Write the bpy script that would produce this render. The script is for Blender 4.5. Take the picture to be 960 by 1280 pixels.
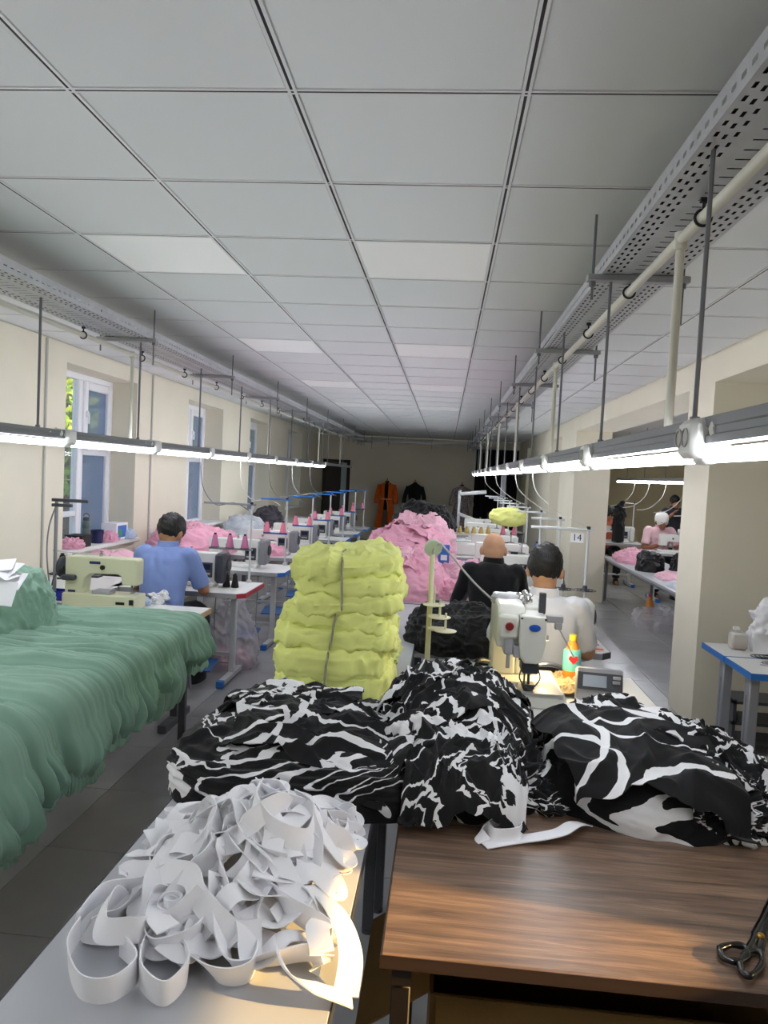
import bpy, bmesh, math, random
import numpy as np
from mathutils import Vector, Matrix

PI = math.pi
SC = bpy.context.scene
COL = SC.collection
for o in list(bpy.data.objects):
    bpy.data.objects.remove(o)

# ------------------------------------------------------------------ camera
FPX, YAW, PITCH, ROLL = 920.0, 0.0815889, -0.0510110, 0.0495484
HC = 1.727
def _axes():
    f = np.array([-math.sin(YAW)*math.cos(PITCH), math.cos(YAW)*math.cos(PITCH), math.sin(PITCH)])
    r = np.array([math.cos(YAW), math.sin(YAW), 0.0]); u = np.cross(r, f)
    return math.cos(ROLL)*r+math.sin(ROLL)*u, -math.sin(ROLL)*r+math.cos(ROLL)*u, f
CR, CU, CF = _axes()
cam_d = bpy.data.cameras.new('camera')
cam = bpy.data.objects.new('camera', cam_d); COL.objects.link(cam)
cam_d.sensor_fit = 'VERTICAL'; cam_d.sensor_height = 36.0; cam_d.sensor_width = 27.0
cam_d.lens = 36.0*FPX/1280.0; cam_d.clip_start = 0.02; cam_d.clip_end = 300
cam.matrix_world = Matrix(((CR[0], CU[0], -CF[0], 0), (CR[1], CU[1], -CF[1], 0), (CR[2], CU[2], -CF[2], HC), (0, 0, 0, 1)))
SC.camera = cam
# a pixel of the 960x1280 photograph gives a direction; the distance comes from a known plane
def ray(x, y): return CR*((x-480)/FPX) - CU*((y-640)/FPX) + CF
def pz(x, y, z=0.75): d = ray(x, y); t = (z-HC)/d[2]; return (d[0]*t, d[1]*t, z)
def py(x, y, Y): d = ray(x, y); t = Y/d[1]; return (d[0]*t, Y, HC+d[2]*t)
def px(x, y, X): d = ray(x, y); t = X/d[0]; return (X, d[1]*t, HC+d[2]*t)

# ------------------------------------------------------------------ world, sun, exposure
SUN_EL, SUN_AZ = math.radians(20.0), math.radians(-81.0)   # low evening sun from the right, through the window of the near bay
w = bpy.data.worlds.new('world'); SC.world = w; w.use_nodes = True
nt = w.node_tree; bg = nt.nodes['Background']
sky = nt.nodes.new('ShaderNodeTexSky'); sky.sky_type = 'NISHITA'; sky.sun_disc = False
sky.sun_elevation = math.radians(32); sky.sun_rotation = math.radians(100); sky.dust_density = 2.0
nt.links.new(sky.outputs[0], bg.inputs[0]); bg.inputs[1].default_value = 0.32
sl = bpy.data.lights.new('sun', 'SUN'); sl.energy = 8.5; sl.angle = math.radians(0.6); sl.color = (1.0, 0.64, 0.22)
so = bpy.data.objects.new('sun', sl); COL.objects.link(so); so.location = (14, -1, 6)
_d = Vector((math.sin(SUN_AZ)*math.cos(SUN_EL), math.cos(SUN_AZ)*math.cos(SUN_EL), -math.sin(SUN_EL)))
so.rotation_euler = _d.to_track_quat('-Z', 'Y').to_euler()
SC.view_settings.view_transform = 'Standard'; SC.view_settings.look = 'None'
SC.view_settings.exposure = 0.8; SC.view_settings.gamma = 1.0; SC.view_settings.use_curve_mapping = False
TUBE_STRENGTH = 22.0

# ------------------------------------------------------------------ materials
def lin(c):
    def g(v):
        v /= 255.0
        return v/12.92 if v <= 0.04045 else ((v+0.055)/1.055)**2.4
    return (g(c[0]), g(c[1]), g(c[2]), 1.0)
MATS = {}
def M(name, col, rough=0.6, metal=0.0, var=0.0, vs=8.0, bump=0.0, bs=60.0, spec=0.5, sheen=0.0, coat=0.0, col2=None, stretch=None, trans=0.0, alpha=1.0, ior=1.45, emit=0.0):
    if name in MATS: return MATS[name]
    m = bpy.data.materials.new(name); m.use_nodes = True; MATS[name] = m
    n = m.node_tree.nodes; l = m.node_tree.links; b = n['Principled BSDF']
    c = lin(col); b.inputs['Base Color'].default_value = c
    b.inputs['Roughness'].default_value = rough; b.inputs['Metallic'].default_value = metal
    b.inputs['Specular IOR Level'].default_value = spec; b.inputs['IOR'].default_value = ior
    b.inputs['Sheen Weight'].default_value = sheen; b.inputs['Coat Weight'].default_value = coat
    b.inputs['Transmission Weight'].default_value = trans; b.inputs['Alpha'].default_value = alpha
    if emit: b.inputs['Emission Color'].default_value = c; b.inputs['Emission Strength'].default_value = emit
    if var or col2 or bump:
        tc = n.new('ShaderNodeTexCoord'); src = tc.outputs['Object']
        if stretch:
            mp = n.new('ShaderNodeMapping'); mp.inputs['Scale'].default_value = stretch; l.new(src, mp.inputs[0]); src = mp.outputs[0]
    if var or col2:
        t = n.new('ShaderNodeTexNoise'); t.inputs['Scale'].default_value = vs; t.inputs['Detail'].default_value = 5; l.new(src, t.inputs['Vector'])
        rp = n.new('ShaderNodeValToRGB'); l.new(t.outputs['Fac'], rp.inputs[0])
        if col2: ca, cb = c, lin(col2)
        else:
            ca = tuple(max(0, v*(1-var)) for v in c[:3])+(1,); cb = tuple(min(1, v*(1+var)) for v in c[:3])+(1,)
        rp.color_ramp.elements[0].position = 0.32; rp.color_ramp.elements[1].position = 0.68
        rp.color_ramp.elements[0].color = ca; rp.color_ramp.elements[1].color = cb
        l.new(rp.outputs[0], b.inputs['Base Color'])
    if bump:
        t2 = n.new('ShaderNodeTexNoise'); t2.inputs['Scale'].default_value = bs; t2.inputs['Detail'].default_value = 3; l.new(src, t2.inputs['Vector'])
        bp = n.new('ShaderNodeBump'); bp.inputs['Strength'].default_value = bump; bp.inputs['Distance'].default_value = 0.01
        l.new(t2.outputs['Fac'], bp.inputs['Height']); l.new(bp.outputs[0], b.inputs['Normal'])
    return m
def MG(name, col, alpha=0.35, rough=0.15):          # thin clear film or pane: transparent mixed with gloss
    if name in MATS: return MATS[name]
    m = bpy.data.materials.new(name); m.use_nodes = True; MATS[name] = m
    n = m.node_tree.nodes; l = m.node_tree.links; b = n['Principled BSDF']; out = n['Material Output']
    b.inputs['Base Color'].default_value = lin(col); b.inputs['Roughness'].default_value = rough
    tr = n.new('ShaderNodeBsdfTransparent'); mx = n.new('ShaderNodeMixShader'); mx.inputs[0].default_value = alpha
    l.new(tr.outputs[0], mx.inputs[1]); l.new(b.outputs[0], mx.inputs[2]); l.new(mx.outputs[0], out.inputs[0])
    return m

# ------------------------------------------------------------------ mesh helpers
class MB:
    def __init__(s): s.v = []; s.f = []; s.mi = []; s.uv = []
    def add(s, vs, fs, mi=0, uv=None):
        o = len(s.v); s.v += [tuple(map(float, q)) for q in vs]; s.f += [tuple(o+i for i in f) for f in fs]; s.mi += [mi]*len(fs)
        s.uv += [tuple(q) for q in uv] if uv is not None else [(0.0, 0.0)]*len(vs)
        return s
    def box(s, c, d, rz=0.0, bev=0.0, mi=0, rot=None):
        hx, hy, hz = d[0]/2, d[1]/2, d[2]/2; vs = []; fs = []
        sg = [(a, b, e) for a in (-1, 1) for b in (-1, 1) for e in (-1, 1)]
        if bev <= 0:
            vs = [(a*hx, b*hy, e*hz) for a, b, e in sg]
            fs = [(0, 1, 3, 2), (4, 6, 7, 5), (0, 4, 5, 1), (2, 3, 7, 6), (0, 2, 6, 4), (1, 5, 7, 3)]
        else:
            bev = min(bev, hx*.95, hy*.95, hz*.95); ix = {}
            for q in sg:
                for ax in range(3):
                    p = [q[0]*(hx-bev), q[1]*(hy-bev), q[2]*(hz-bev)]; p[ax] = q[ax]*(hx, hy, hz)[ax]
                    ix[q, ax] = len(vs); vs.append(tuple(p))
            for ax in range(3):
                o1, o2 = [k for k in range(3) if k != ax]
                for sgn in (-1, 1):
                    cyc = []
                    for a, b in ((-1, -1), (1, -1), (1, 1), (-1, 1)):
                        q = [0, 0, 0]; q[ax] = sgn; q[o1] = a; q[o2] = b; cyc.append(ix[tuple(q), ax])
                    fs.append(tuple(cyc))
            for ax in range(3):
                o1, o2 = [k for k in range(3) if k != ax]
                for a in (-1, 1):
                    for b in (-1, 1):
                        q0 = [0, 0, 0]; q0[ax] = -1; q0[o1] = a; q0[o2] = b; q1 = list(q0); q1[ax] = 1
                        q0 = tuple(q0); q1 = tuple(q1)
                        fs.append((ix[q0, o1], ix[q1, o1], ix[q1, o2], ix[q0, o2]))
            for q in sg: fs.append((ix[q, 0], ix[q, 1], ix[q, 2]))
        if rot is not None: R = rot
        else: R = Matrix.Rotation(rz, 3, 'Z')
        vs = [tuple(R @ Vector(p) + Vector(c)) for p in vs]
        return s.add(vs, fs, mi)
    def cyl(s, a, b, r0, r1=None, n=12, mi=0, cap=True):
        r1 = r0 if r1 is None else r1
        return s.tube([a, b], [r0, r1], n, mi, cap)
    def tube(s, pts, r, n=8, mi=0, cap=True, flat=1.0):
        P = [Vector(q) for q in pts]; k = len(P)
        R = r if isinstance(r, (list, tuple)) else [r]*k
        T = []
        for i in range(k):
            t = P[min(i+1, k-1)]-P[max(i-1, 0)]
            T.append(t.normalized() if t.length > 1e-9 else Vector((0, 0, 1)))
        up = Vector((0, 0, 1)) if abs(T[0].z) < .9 else Vector((1, 0, 0))
        nx = T[0].cross(up).normalized(); vs = []; fs = []
        for i in range(k):
            nx = (nx - T[i]*nx.dot(T[i])).normalized(); ny = T[i].cross(nx)
            for j in range(n):
                a = 2*PI*j/n; vs.append(P[i] + nx*(math.cos(a)*R[i]) + ny*(math.sin(a)*R[i]*flat))
        for i in range(k-1):
            for j in range(n): fs.append((i*n+j, i*n+(j+1) % n, (i+1)*n+(j+1) % n, (i+1)*n+j))
        if cap: fs.append(tuple(range(n-1, -1, -1))); fs.append(tuple((k-1)*n+j for j in range(n)))
        return s.add(vs, fs, mi)
    def lathe(s, prof, c=(0, 0, 0), n=20, mi=0, ax='z', sx=1.0, sy=1.0):
        vs = []; fs = []; k = len(prof)
        for r, z in prof:
            for j in range(n):
                a = 2*PI*j/n; x, y = r*math.cos(a)*sx, r*math.sin(a)*sy
                vs.append({'z': (c[0]+x, c[1]+y, c[2]+z), 'y': (c[0]+x, c[1]+z, c[2]+y), 'x': (c[0]+z, c[1]+x, c[2]+y)}[ax])
        for i in range(k-1):
            for j in range(n): fs.append((i*n+j, i*n+(j+1) % n, (i+1)*n+(j+1) % n, (i+1)*n+j))
        if prof[0][0] > 1e-6: fs.append(tuple(range(n-1, -1, -1)))
        if prof[-1][0] > 1e-6: fs.append(tuple((k-1)*n+j for j in range(n)))
        return s.add(vs, fs, mi)
    def prism(s, poly, a, b, ax='z', mi=0):
        n = len(poly)
        def q(p, t): return {'z': (p[0], p[1], t), 'y': (p[0], t, p[1]), 'x': (t, p[0], p[1])}[ax]
        vs = [q(p, a) for p in poly]+[q(p, b) for p in poly]
        fs = [tuple(range(n-1, -1, -1)), tuple(range(n, 2*n))]+[(i, (i+1) % n, n+(i+1) % n, n+i) for i in range(n)]
        return s.add(vs, fs, mi)
    def loft(s, rings, mi=0, cap=True):
        n = len(rings[0]); k = len(rings); vs = [p for r in rings for p in r]; fs = []
        for i in range(k-1):
            for j in range(n): fs.append((i*n+j, i*n+(j+1) % n, (i+1)*n+(j+1) % n, (i+1)*n+j))
        if cap: fs.append(tuple(range(n-1, -1, -1))); fs.append(tuple((k-1)*n+j for j in range(n)))
        return s.add(vs, fs, mi)
    def grid(s, P, uv=None, mi=0, cu=False):
        n, m = P.shape[:2]; o = len(s.v)
        s.v += [tuple(q) for q in P.reshape(-1, 3).tolist()]
        s.uv += [tuple(q) for q in (uv.reshape(-1, 2).tolist() if uv is not None else np.zeros((n*m, 2)).tolist())]
        for i in range(n-1):
            for j in range(m if cu else m-1):
                j2 = (j+1) % m
                s.f.append((o+i*m+j, o+i*m+j2, o+(i+1)*m+j2, o+(i+1)*m+j)); s.mi.append(mi)
        return s
    def ell(s, c, r, n=16, k=10, mi=0, rot=None):
        vs = []; fs = []
        for i in range(k+1):
            t = PI*i/k
            for j in range(n):
                a = 2*PI*j/n; p = Vector((r[0]*math.sin(t)*math.cos(a), r[1]*math.sin(t)*math.sin(a), r[2]*math.cos(t)))
                if rot is not None: p = rot @ p
                vs.append(p+Vector(c))
        for i in range(k):
            for j in range(n): fs.append((i*n+j, (i+1)*n+j, (i+1)*n+(j+1) % n, i*n+(j+1) % n))
        return s.add(vs, fs, mi)
    def mesh(s, name, mats, smooth=True, angle=40.0):
        me = bpy.data.meshes.new(name); me.from_pydata(s.v, [], s.f)
        for m in (mats if isinstance(mats, (list, tuple)) else [mats]): me.materials.append(m)
        if len(me.materials) > 1: me.polygons.foreach_set('material_index', s.mi)
        if any(q != (0.0, 0.0) for q in s.uv[:4000:7]):
            ul = me.uv_layers.new(name='UVMap'); vi = np.zeros(len(me.loops), dtype=np.int32); me.loops.foreach_get('vertex_index', vi)
            ul.data.foreach_set('uv', np.array(s.uv, dtype=np.float32)[vi].ravel())
        bm = bmesh.new(); bm.from_mesh(me); bmesh.ops.remove_doubles(bm, verts=bm.verts, dist=1e-6); bmesh.ops.recalc_face_normals(bm, faces=bm.faces); bm.to_mesh(me); bm.free()
        if smooth: me.shade_smooth(); me.set_sharp_from_angle(angle=math.radians(angle))
        me.update(); return me
    def build(s, name, mats, parent=None, smooth=True, angle=40.0):
        return link(name, s.mesh(name, mats, smooth, angle), parent)
def link(name, me, parent=None, loc=None, rz=0.0):
    o = bpy.data.objects.new(name, me); COL.objects.link(o)
    if parent is not None: o.parent = parent
    if loc is not None: o.location = loc
    if rz: o.rotation_euler = (0, 0, rz)
    return o
def tag(o, label, cat, group=None):
    o['label'] = label; o['category'] = cat
    if group: o['group'] = group
    return o
def thing(name, label, cat, loc=(0, 0, 0), rz=0.0, group=None):
    o = bpy.data.objects.new(name, None); COL.objects.link(o); o.location = loc; o.rotation_euler = (0, 0, rz); o.empty_display_size = .1
    return tag(o, label, cat, group)
def struct(o): o['kind'] = 'structure'; return o
def kids(o): return [c for c in bpy.data.objects if c.parent == o]
def dup(root, loc, rz=0.0, label=None, group=None, skip=()):
    r = root.copy(); COL.objects.link(r); r.location = loc; r.rotation_euler = (0, 0, rz)
    if label: r['label'] = label
    if group: r['group'] = group
    for ch in kids(root):
        if ch.name.split('.')[0] in skip: continue
        c = ch.copy(); COL.objects.link(c); c.parent = r
        for g in kids(ch):
            d = g.copy(); COL.objects.link(d); d.parent = c
    return r
# gradient noise, vectorised
_rs = np.random.RandomState(7); _pm = np.concatenate([_rs.permutation(256)]*3); _gr = _rs.randn(256, 3); _gr /= np.linalg.norm(_gr, axis=1)[:, None]
def pn(p):
    p = np.asarray(p, float); i = np.floor(p).astype(int); f = p-i; u = f*f*f*(f*(f*6-15)+10); i &= 255; r = 0
    for dx in (0, 1):
        for dy in (0, 1):
            for dz in (0, 1):
                h = _pm[_pm[_pm[i[..., 0]+dx]+i[..., 1]+dy]+i[..., 2]+dz] & 255
                g = _gr[h]; d = g[..., 0]*(f[..., 0]-dx)+g[..., 1]*(f[..., 1]-dy)+g[..., 2]*(f[..., 2]-dz)
                r = r + d*(u[..., 0] if dx else 1-u[..., 0])*(u[..., 1] if dy else 1-u[..., 1])*(u[..., 2] if dz else 1-u[..., 2])
    return r
def P3(x, y, z): return np.stack(np.broadcast_arrays(x, y, z), -1).astype(float)
def ridge(p, octv=3, sharp=1.6):
    r = 0; a = 1.0; s = 0
    for k in range(octv):
        r = r + a*(1-np.abs(pn(p*(2.0**k)+k*17.3))*1.7).clip(0, 1)**sharp; s += a; a *= .5
    return r/s
def billow(p, octv=2):
    r = 0; a = 1.0; s = 0
    for k in range(octv):
        r = r + a*(np.abs(pn(p*(2.0**k)+k*17.3))*2.2).clip(0, 1)**.85; s += a; a *= .42
    return r/s
def interp(pts, n):
    P = [Vector(q) for q in pts]; out = []; k = len(P)
    for i in range(k-1):
        a, b, c, d = P[max(i-1, 0)], P[i], P[i+1], P[min(i+2, k-1)]
        for j in range(n):
            t = j/n; out.append(.5*((2*b)+(-a+c)*t+(2*a-5*b+4*c-d)*t*t+(-a+3*b-3*c+d)*t**3))
    out.append(P[-1]); return out
def tris(o): return o
# ------------------------------------------------------------------ room shell
XL, XR, YB, YF, ZC = -3.28, 1.87, 19.3, -1.4, 2.707
XB2, X2, Y2 = 2.38, 7.2, 16.5            # inner side of the beam, far side of the side room, end of the side room
m_wall = M('cream wall paint', (228, 221, 202), .75, var=.03, vs=1.5, bump=.06, bs=120)
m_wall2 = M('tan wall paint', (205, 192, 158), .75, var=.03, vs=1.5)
m_tile_c = M('ceiling tile', (226, 228, 230), .85, bump=.1, bs=300)
m_grid = M('ceiling grid bar', (228, 228, 230), .4)
m_groove = M('black grid groove', (22, 22, 30), .6)
m_panel = M('frosted light panel', (255, 255, 255), .45)
m_pvc = M('white window plastic', (240, 240, 245), .35)
m_steel = M('galvanised steel', (178, 180, 186), .42, .85, var=.08, vs=14)
m_rod = M('threaded steel rod', (122, 124, 130), .5, .25)
m_dark = M('dark void', (30, 30, 32), .8)

# floor: grout bed, tiles
def floor_mat():
    m = M('porcelain floor tile', (172, 172, 175), .16, var=.10, vs=1.7, spec=.5)
    n = m.node_tree.nodes; l = m.node_tree.links; b = n['Principled BSDF']
    t = n.new('ShaderNodeTexNoise'); t.inputs['Scale'].default_value = 6; t.inputs['Detail'].default_value = 6
    r = n.new('ShaderNodeMapRange'); r.inputs[3].default_value = .10; r.inputs[4].default_value = .30
    g = n.new('ShaderNodeNewGeometry')
    for q in n:
        if q.type == 'TEX_NOISE': l.new(g.outputs['Position'], q.inputs['Vector'])
    l.new(t.outputs['Fac'], r.inputs[0]); l.new(r.outputs[0], b.inputs['Roughness'])
    return m
m_ftile = floor_mat()
m_grout = M('floor grout', (92, 92, 92), .8)
def far_floor():
    m = floor_mat().copy(); m.name = 'far floor tiles'; n = m.node_tree.nodes; l = m.node_tree.links; b = n['Principled BSDF']
    src = b.inputs['Base Color'].links[0].from_socket
    g = n.new('ShaderNodeNewGeometry'); mp = n.new('ShaderNodeMapping'); mp.inputs['Location'].default_value = (-.12+.6, -.07, 0)
    br = n.new('ShaderNodeTexBrick'); br.offset = 0; br.inputs['Scale'].default_value = 1.0; br.inputs['Brick Width'].default_value = .6; br.inputs['Row Height'].default_value = .6
    br.inputs['Mortar Size'].default_value = .0035; br.inputs['Mortar'].default_value = lin((92, 92, 92))
    l.new(g.outputs['Position'], mp.inputs[0]); l.new(mp.outputs[0], br.inputs['Vector']); l.new(src, br.inputs['Color1']); l.new(src, br.inputs['Color2']); l.new(br.outputs['Color'], b.inputs['Base Color'])
    return m
FY0, FY1 = .67, 9.67
b = MB()
b.box(((XL+X2)/2, (YF+FY1)/2, -.06), (X2-XL+.4, FY1-YF, .112), mi=0)
b.box(((XL+X2)/2, (YB+FY1+.3)/2, -.058), (X2-XL+.4, YB+.3-FY1, .116), mi=1)
floor = struct(b.build('floor', [m_grout, far_floor()], smooth=False))
tb = MB(); tb.box((0, 0, -.004), (.5965, .5965, .008), bev=.0012)
tme = tb.mesh('floor_tile', m_ftile, False)
cols = [-1.68+.6*k for k in range(-3, 9)]
for j in range(15):
    for x in cols:
        if x < XL-.3: continue
        link('floor_tile', tme, floor, (x+.3, FY0+.6*j+.3, 0))

# ceiling: slab, tiles, grid bars
b = MB(); XN, YN = 3.6, 5.45
b.box(((XL-.4+XN+.12)/2, (YF+YB)/2, ZC+.16), (XN+.12-XL+.4, YB-YF+.6, .2)); b.box(((XN+.12+X2+.25)/2, (YN+YB)/2, ZC+.16), (X2+.25-XN-.12, YB-YN+.3, .2))
b.box(((XL+XR)/2, (YF+.732)/2, ZC+.03), (XR-XL, .732-YF, .06))
b.box(((XB2+XN)/2, (YF+Y2)/2, ZC+.03), (XN-XB2, Y2-YF, .06)); b.box(((XN+X2)/2, (YN+Y2)/2, ZC+.03), (X2-XN, Y2-YN, .06))
ceil = struct(b.build('ceiling', m_tile_c, smooth=False))
GX = [XL]+[.15+.6*k for k in range(-5, 3)]+[XR]
GY = [1.932+.6*k for k in range(-2, 29)]+[YB]
PANELS = [(-1.65, 3.132), (-.45, 3.132), (-1.65, 5.532), (-.45, 5.532), (-1.65, 7.932), (-.45, 7.932), (-1.65, 10.332), (-.45, 10.332)]
cache = {}
for j in range(len(GY)-1):
    for i in range(len(GX)-1):
        if any(abs(GX[i]-a) < .01 and abs(GY[j]-c) < .01 for a, c in PANELS): continue
        k = (round(GX[i+1]-GX[i], 3), round(GY[j+1]-GY[j], 3))
        if k not in cache:
            q = MB(); q.box((0, 0, .008), (k[0]-.026, k[1]-.026, .016), bev=.003); cache[k] = q.mesh('ceiling_tile', m_tile_c, False)
        link('ceiling_tile', cache[k], ceil, ((GX[i]+GX[i+1])/2, (GY[j]+GY[j+1])/2, ZC))
def bar(L, ax):          # T bar with a dark groove along its middle
    q = MB()
    for c, wd, mi, z in ((-.008, .008, 0, 0), (.008, .008, 0, 0), (0, .0085, 1, .0008)):
        q.box((c, 0, .006+z) if ax == 'y' else (0, c, .006+z), (wd, L, .012) if ax == 'y' else (L, wd, .012), mi=mi)
    return q.mesh('grid_bar', [m_grid, m_groove], False)
by = bar(YB-.732, 'y'); bx_ = bar(XR-XL, 'x')
for x in GX[1:-1]: link('grid_bar', by, ceil, (x, (YB+.732)/2, ZC-.003))
for y in GY[:-1]: link('grid_bar', bx_, ceil, ((XL+XR)/2, y, ZC-.0022))
names = ['beside the left cable tray, first row', 'over the aisle, first row', 'beside the left cable tray, second row', 'over the aisle, second row', 'beside the left cable tray, third row', 'over the aisle, third row', 'beside the left cable tray, fourth row', 'over the aisle, fourth row']
for (a, c), nm in zip(PANELS, names):
    q = MB(); q.box((0, 0, .006), (.574, .574, .012), bev=.002)
    t = thing('ceiling_light_panel', 'unlit square white ceiling light panel '+nm+' from the grey tape table', 'light panel', (a+.3, c+.3, ZC-.001), 0, 'ceiling light panels')
    q.build('diffuser', m_panel, t, False)
    q = MB()
    for sx in (-1, 1): q.box((sx*.287, 0, .006), (.006, .58, .014)); q.box((0, sx*.287, .006), (.568, .006, .014))
    q.build('frame', m_grid, t, False)

# left wall with window openings
WINS = [(6.1, 7.55), (9.1, 10.55), (12.05, 13.5), (15.0, 16.45)]; WZ0, WZ1 = .90, 2.55; WT = .42
q = MB(); y0 = YF
for a, c in WINS+[(YB, YB)]:
    q.box((XL-WT/2, (y0+a)/2, ZC/2), (WT, a-y0, ZC)); y0 = c
for a, c in WINS:
    q.box((XL-WT/2, (a+c)/2, WZ0/2), (WT, c-a, WZ0)); q.box((XL-WT/2, (a+c)/2, (WZ1+ZC)/2), (WT, c-a, ZC-WZ1))
struct(q.build('wall_left', m_wall, smooth=False))
m_glass_b = MG('blue grey window glass', (118, 138, 176), .62, .05)
m_glass = MG('clear window glass', (225, 235, 240), .10, .02)
m_sill = M('white sill board', (236, 234, 232), .4)
for i, (a, c) in enumerate(WINS):
    x = XL-.30; ym = (a+c)/2
    q = MB(); fw = .06
    for yy in (a+fw/2, c-fw/2): q.box((x, yy, (WZ0+WZ1)/2), (.07, fw, WZ1-WZ0), bev=.008)
    for zz in (WZ0+fw/2, WZ1-fw/2): q.box((x, ym, zz), (.07, c-a-2*fw, fw), bev=.008)
    q.box((x, ym+.05, (WZ0+WZ1)/2), (.07, .075, WZ1-WZ0-2*fw), bev=.008)
    root = struct(q.build('window_%d' % (i+1), m_pvc, None, True, 30))
    # fixed near pane with a low rail, upper vent sash and tall pane on the far half
    q = MB(); q.box((x+.0, (a+fw+ym+.012)/2, 1.20), (.06, ym+.012-a-fw, .05), bev=.006); q.build('rail', m_pvc, root)
    q = MB(); q.box((x, (a+fw+ym+.012)/2, (WZ0+WZ1)/2), (.008, ym+.012-a-fw, WZ1-WZ0-2*fw)); q.build('pane', m_glass, root, False)
    ya, yb = ym+.0875, c-fw; zt = 1.83
    sash = MB(); sx = x+.02
    for yy in (ya+.04, yb-.04): sash.box((sx, yy, (zt+WZ1-fw)/2), (.07, .08, WZ1-fw-zt), bev=.01)
    for zz in (zt+.04, WZ1-fw-.04): sash.box((sx, (ya+yb)/2, zz), (.07, yb-ya-.16, .08), bev=.01)
    so_ = sash.build('vent_sash', m_pvc, root)
    q = MB(); q.box((sx+.045, ya+.04, 2.17), (.02, .025, .06), bev=.004); q.box((sx+.06, ya+.04, 2.13), (.014, .018, .11), bev=.004); q.build('handle', m_pvc, so_)
    q = MB(); q.box((sx, (ya+yb)/2, (zt+WZ1-fw)/2), (.008, yb-ya-.16, WZ1-fw-zt-.16)); q.build('pane', m_glass_b, so_, False)
    q = MB()
    for yy in (ya+.02, yb-.02): q.box((x, yy, (WZ0+fw+zt)/2), (.06, .04, zt-WZ0-fw), bev=.008)
    q.box((x, (ya+yb)/2, zt-.03), (.06, yb-ya-.08, .06), bev=.006); q.build('lower_frame', m_pvc, root)
    q = MB(); q.box((x, (ya+yb)/2, (WZ0+fw+zt-.06)/2), (.008, yb-ya-.08, zt-.06-WZ0-fw)); q.build('pane', m_glass_b, root, False)
    q = MB(); q.box((XL-.10, ym, WZ0+.012), (.34, c-a+.06, .04), bev=.008); q.build('sill', m_sill, root)
# wall strips (vertical conduits) on the left wall
for k, (xx, yy) in enumerate(((58, 421), (191, 467))):
    Y = px(xx, yy, XL)[1]
    q = MB(); q.box((XL+.008, Y, ZC/2+.05), (.018, .022, ZC-.12), bev=.003)
    struct(q.build('trim_%d' % (k+1), M('grey cable channel', (188, 186, 180), .5)))
# back wall
q = MB(); q.box(((XL+XR)/2, YB+.12, ZC/2), (XR-XL+.8, .24, ZC)); struct(q.build('wall_back', m_wall, smooth=False))
# rear wall behind the camera, and the side wall of the near bay with a small high window for the evening sun
q = MB(); q.box(((XL+XN)/2, YF-.1, ZC/2), (XN-XL+.6, .2, ZC)); struct(q.build('wall_rear', m_wall, smooth=False))
wy0, wy1, wz0, wz1 = .05, 1.175, 1.85, 2.26; q = MB()
for y0, y1, z0, z1 in ((YF, wy0, 0, ZC), (wy1, YN, 0, ZC), (wy0, wy1, 0, wz0), (wy0, wy1, wz1, ZC)): q.box((XN+.06, (y0+y1)/2, (z0+z1)/2), (.12, y1-y0, z1-z0))
struct(q.build('wall_near_bay', m_wall, smooth=False))
q = MB(); e = .02
for yy in (wy0+e/2, wy1-e/2): q.box((XN+.06, yy, (wz0+wz1)/2), (.06, e, wz1-wz0), bev=.004)
for zz in (wz0+e/2, wz1-e/2): q.box((XN+.06, (wy0+wy1)/2, zz), (.06, wy1-wy0-2*e, e), bev=.004)
r = struct(q.build('window_5', m_pvc)); q = MB(); q.box((XN+.06, (wy0+wy1)/2, (wz0+wz1)/2), (.006, wy1-wy0-2*e, wz1-wz0-2*e)); q.build('pane', m_glass, r, False)
# right side: beam on piers, openings into the side room
q = MB(); q.box(((XR+XB2)/2, (YF+YB)/2, (2.5+ZC+.04)/2), (XB2-XR, YB-YF, ZC+.04-2.5)); q2 = struct(q.build('trim_3', m_wall, smooth=False))
PIERS = [(5.45, 6.0, X2), (11.0, 12.4, XB2), (13.5, 16.9, XB2), (17.5, YB, XB2)]
q = MB()
for a, c, xe in PIERS: q.box(((XR+xe)/2, (a+c)/2, 1.25), (xe-XR, c-a, 2.5))
struct(q.build('wall_right', m_wall, smooth=False))
# side room shell
q = MB(); q.box((X2+.1, (YN+YB)/2, ZC/2), (.2, YB-YN, ZC)); struct(q.build('wall_side_room', m_wall2, smooth=False))
q = MB(); q.box(((XB2+X2)/2, Y2+.1, ZC/2), (X2-XB2, .2, ZC)); struct(q.build('wall_side_room_back', m_wall2, smooth=False))

# back wall door and dark curtained doorway
m_dfr = M('dark brown door frame', (52, 44, 40), .5)
a = py(398, 572, YB); c = py(438, 578, YB)
q = MB(); xa, xc, zt = XL+.03, c[0], 2.06
for xx in (xa+.04, xc-.04): q.box((xx, YB-.02, zt/2), (.08, .06, zt), bev=.006)
q.box(((xa+xc)/2, YB-.02, zt-.04), (xc-xa, .06, .08), bev=.006)
dr = struct(q.build('door_1', m_dfr))
q = MB(); q.box((xa+.28, YB-.012, 1.0), (.42, .03, 1.95), bev=.004); q.build('door_leaf', M('dark door leaf', (58, 50, 44), .5), dr)
q = MB(); q.box((xc-.24, YB-.014, 1.0), (.33, .02, 1.95), bev=.004); q.build('pane', M('frosted door glass', (176, 196, 200), .3), dr)
a = py(593, 600, YB)[0]
q = MB(); n = 60; xs = np.linspace(a, XR-.03, n); P = np.zeros((2, n, 3))
for r, z in enumerate((.05, 2.5)): P[r, :, 0] = xs; P[r, :, 1] = YB-.06+.03*np.sin(np.arange(n)*1.1); P[r, :, 2] = z
q.grid(P); cur = q.build('doorway_curtain', M('black doorway curtain', (26, 22, 22), .9)); tag(cur, 'dark curtain hanging over the doorway in the far back wall', 'curtain')
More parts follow.
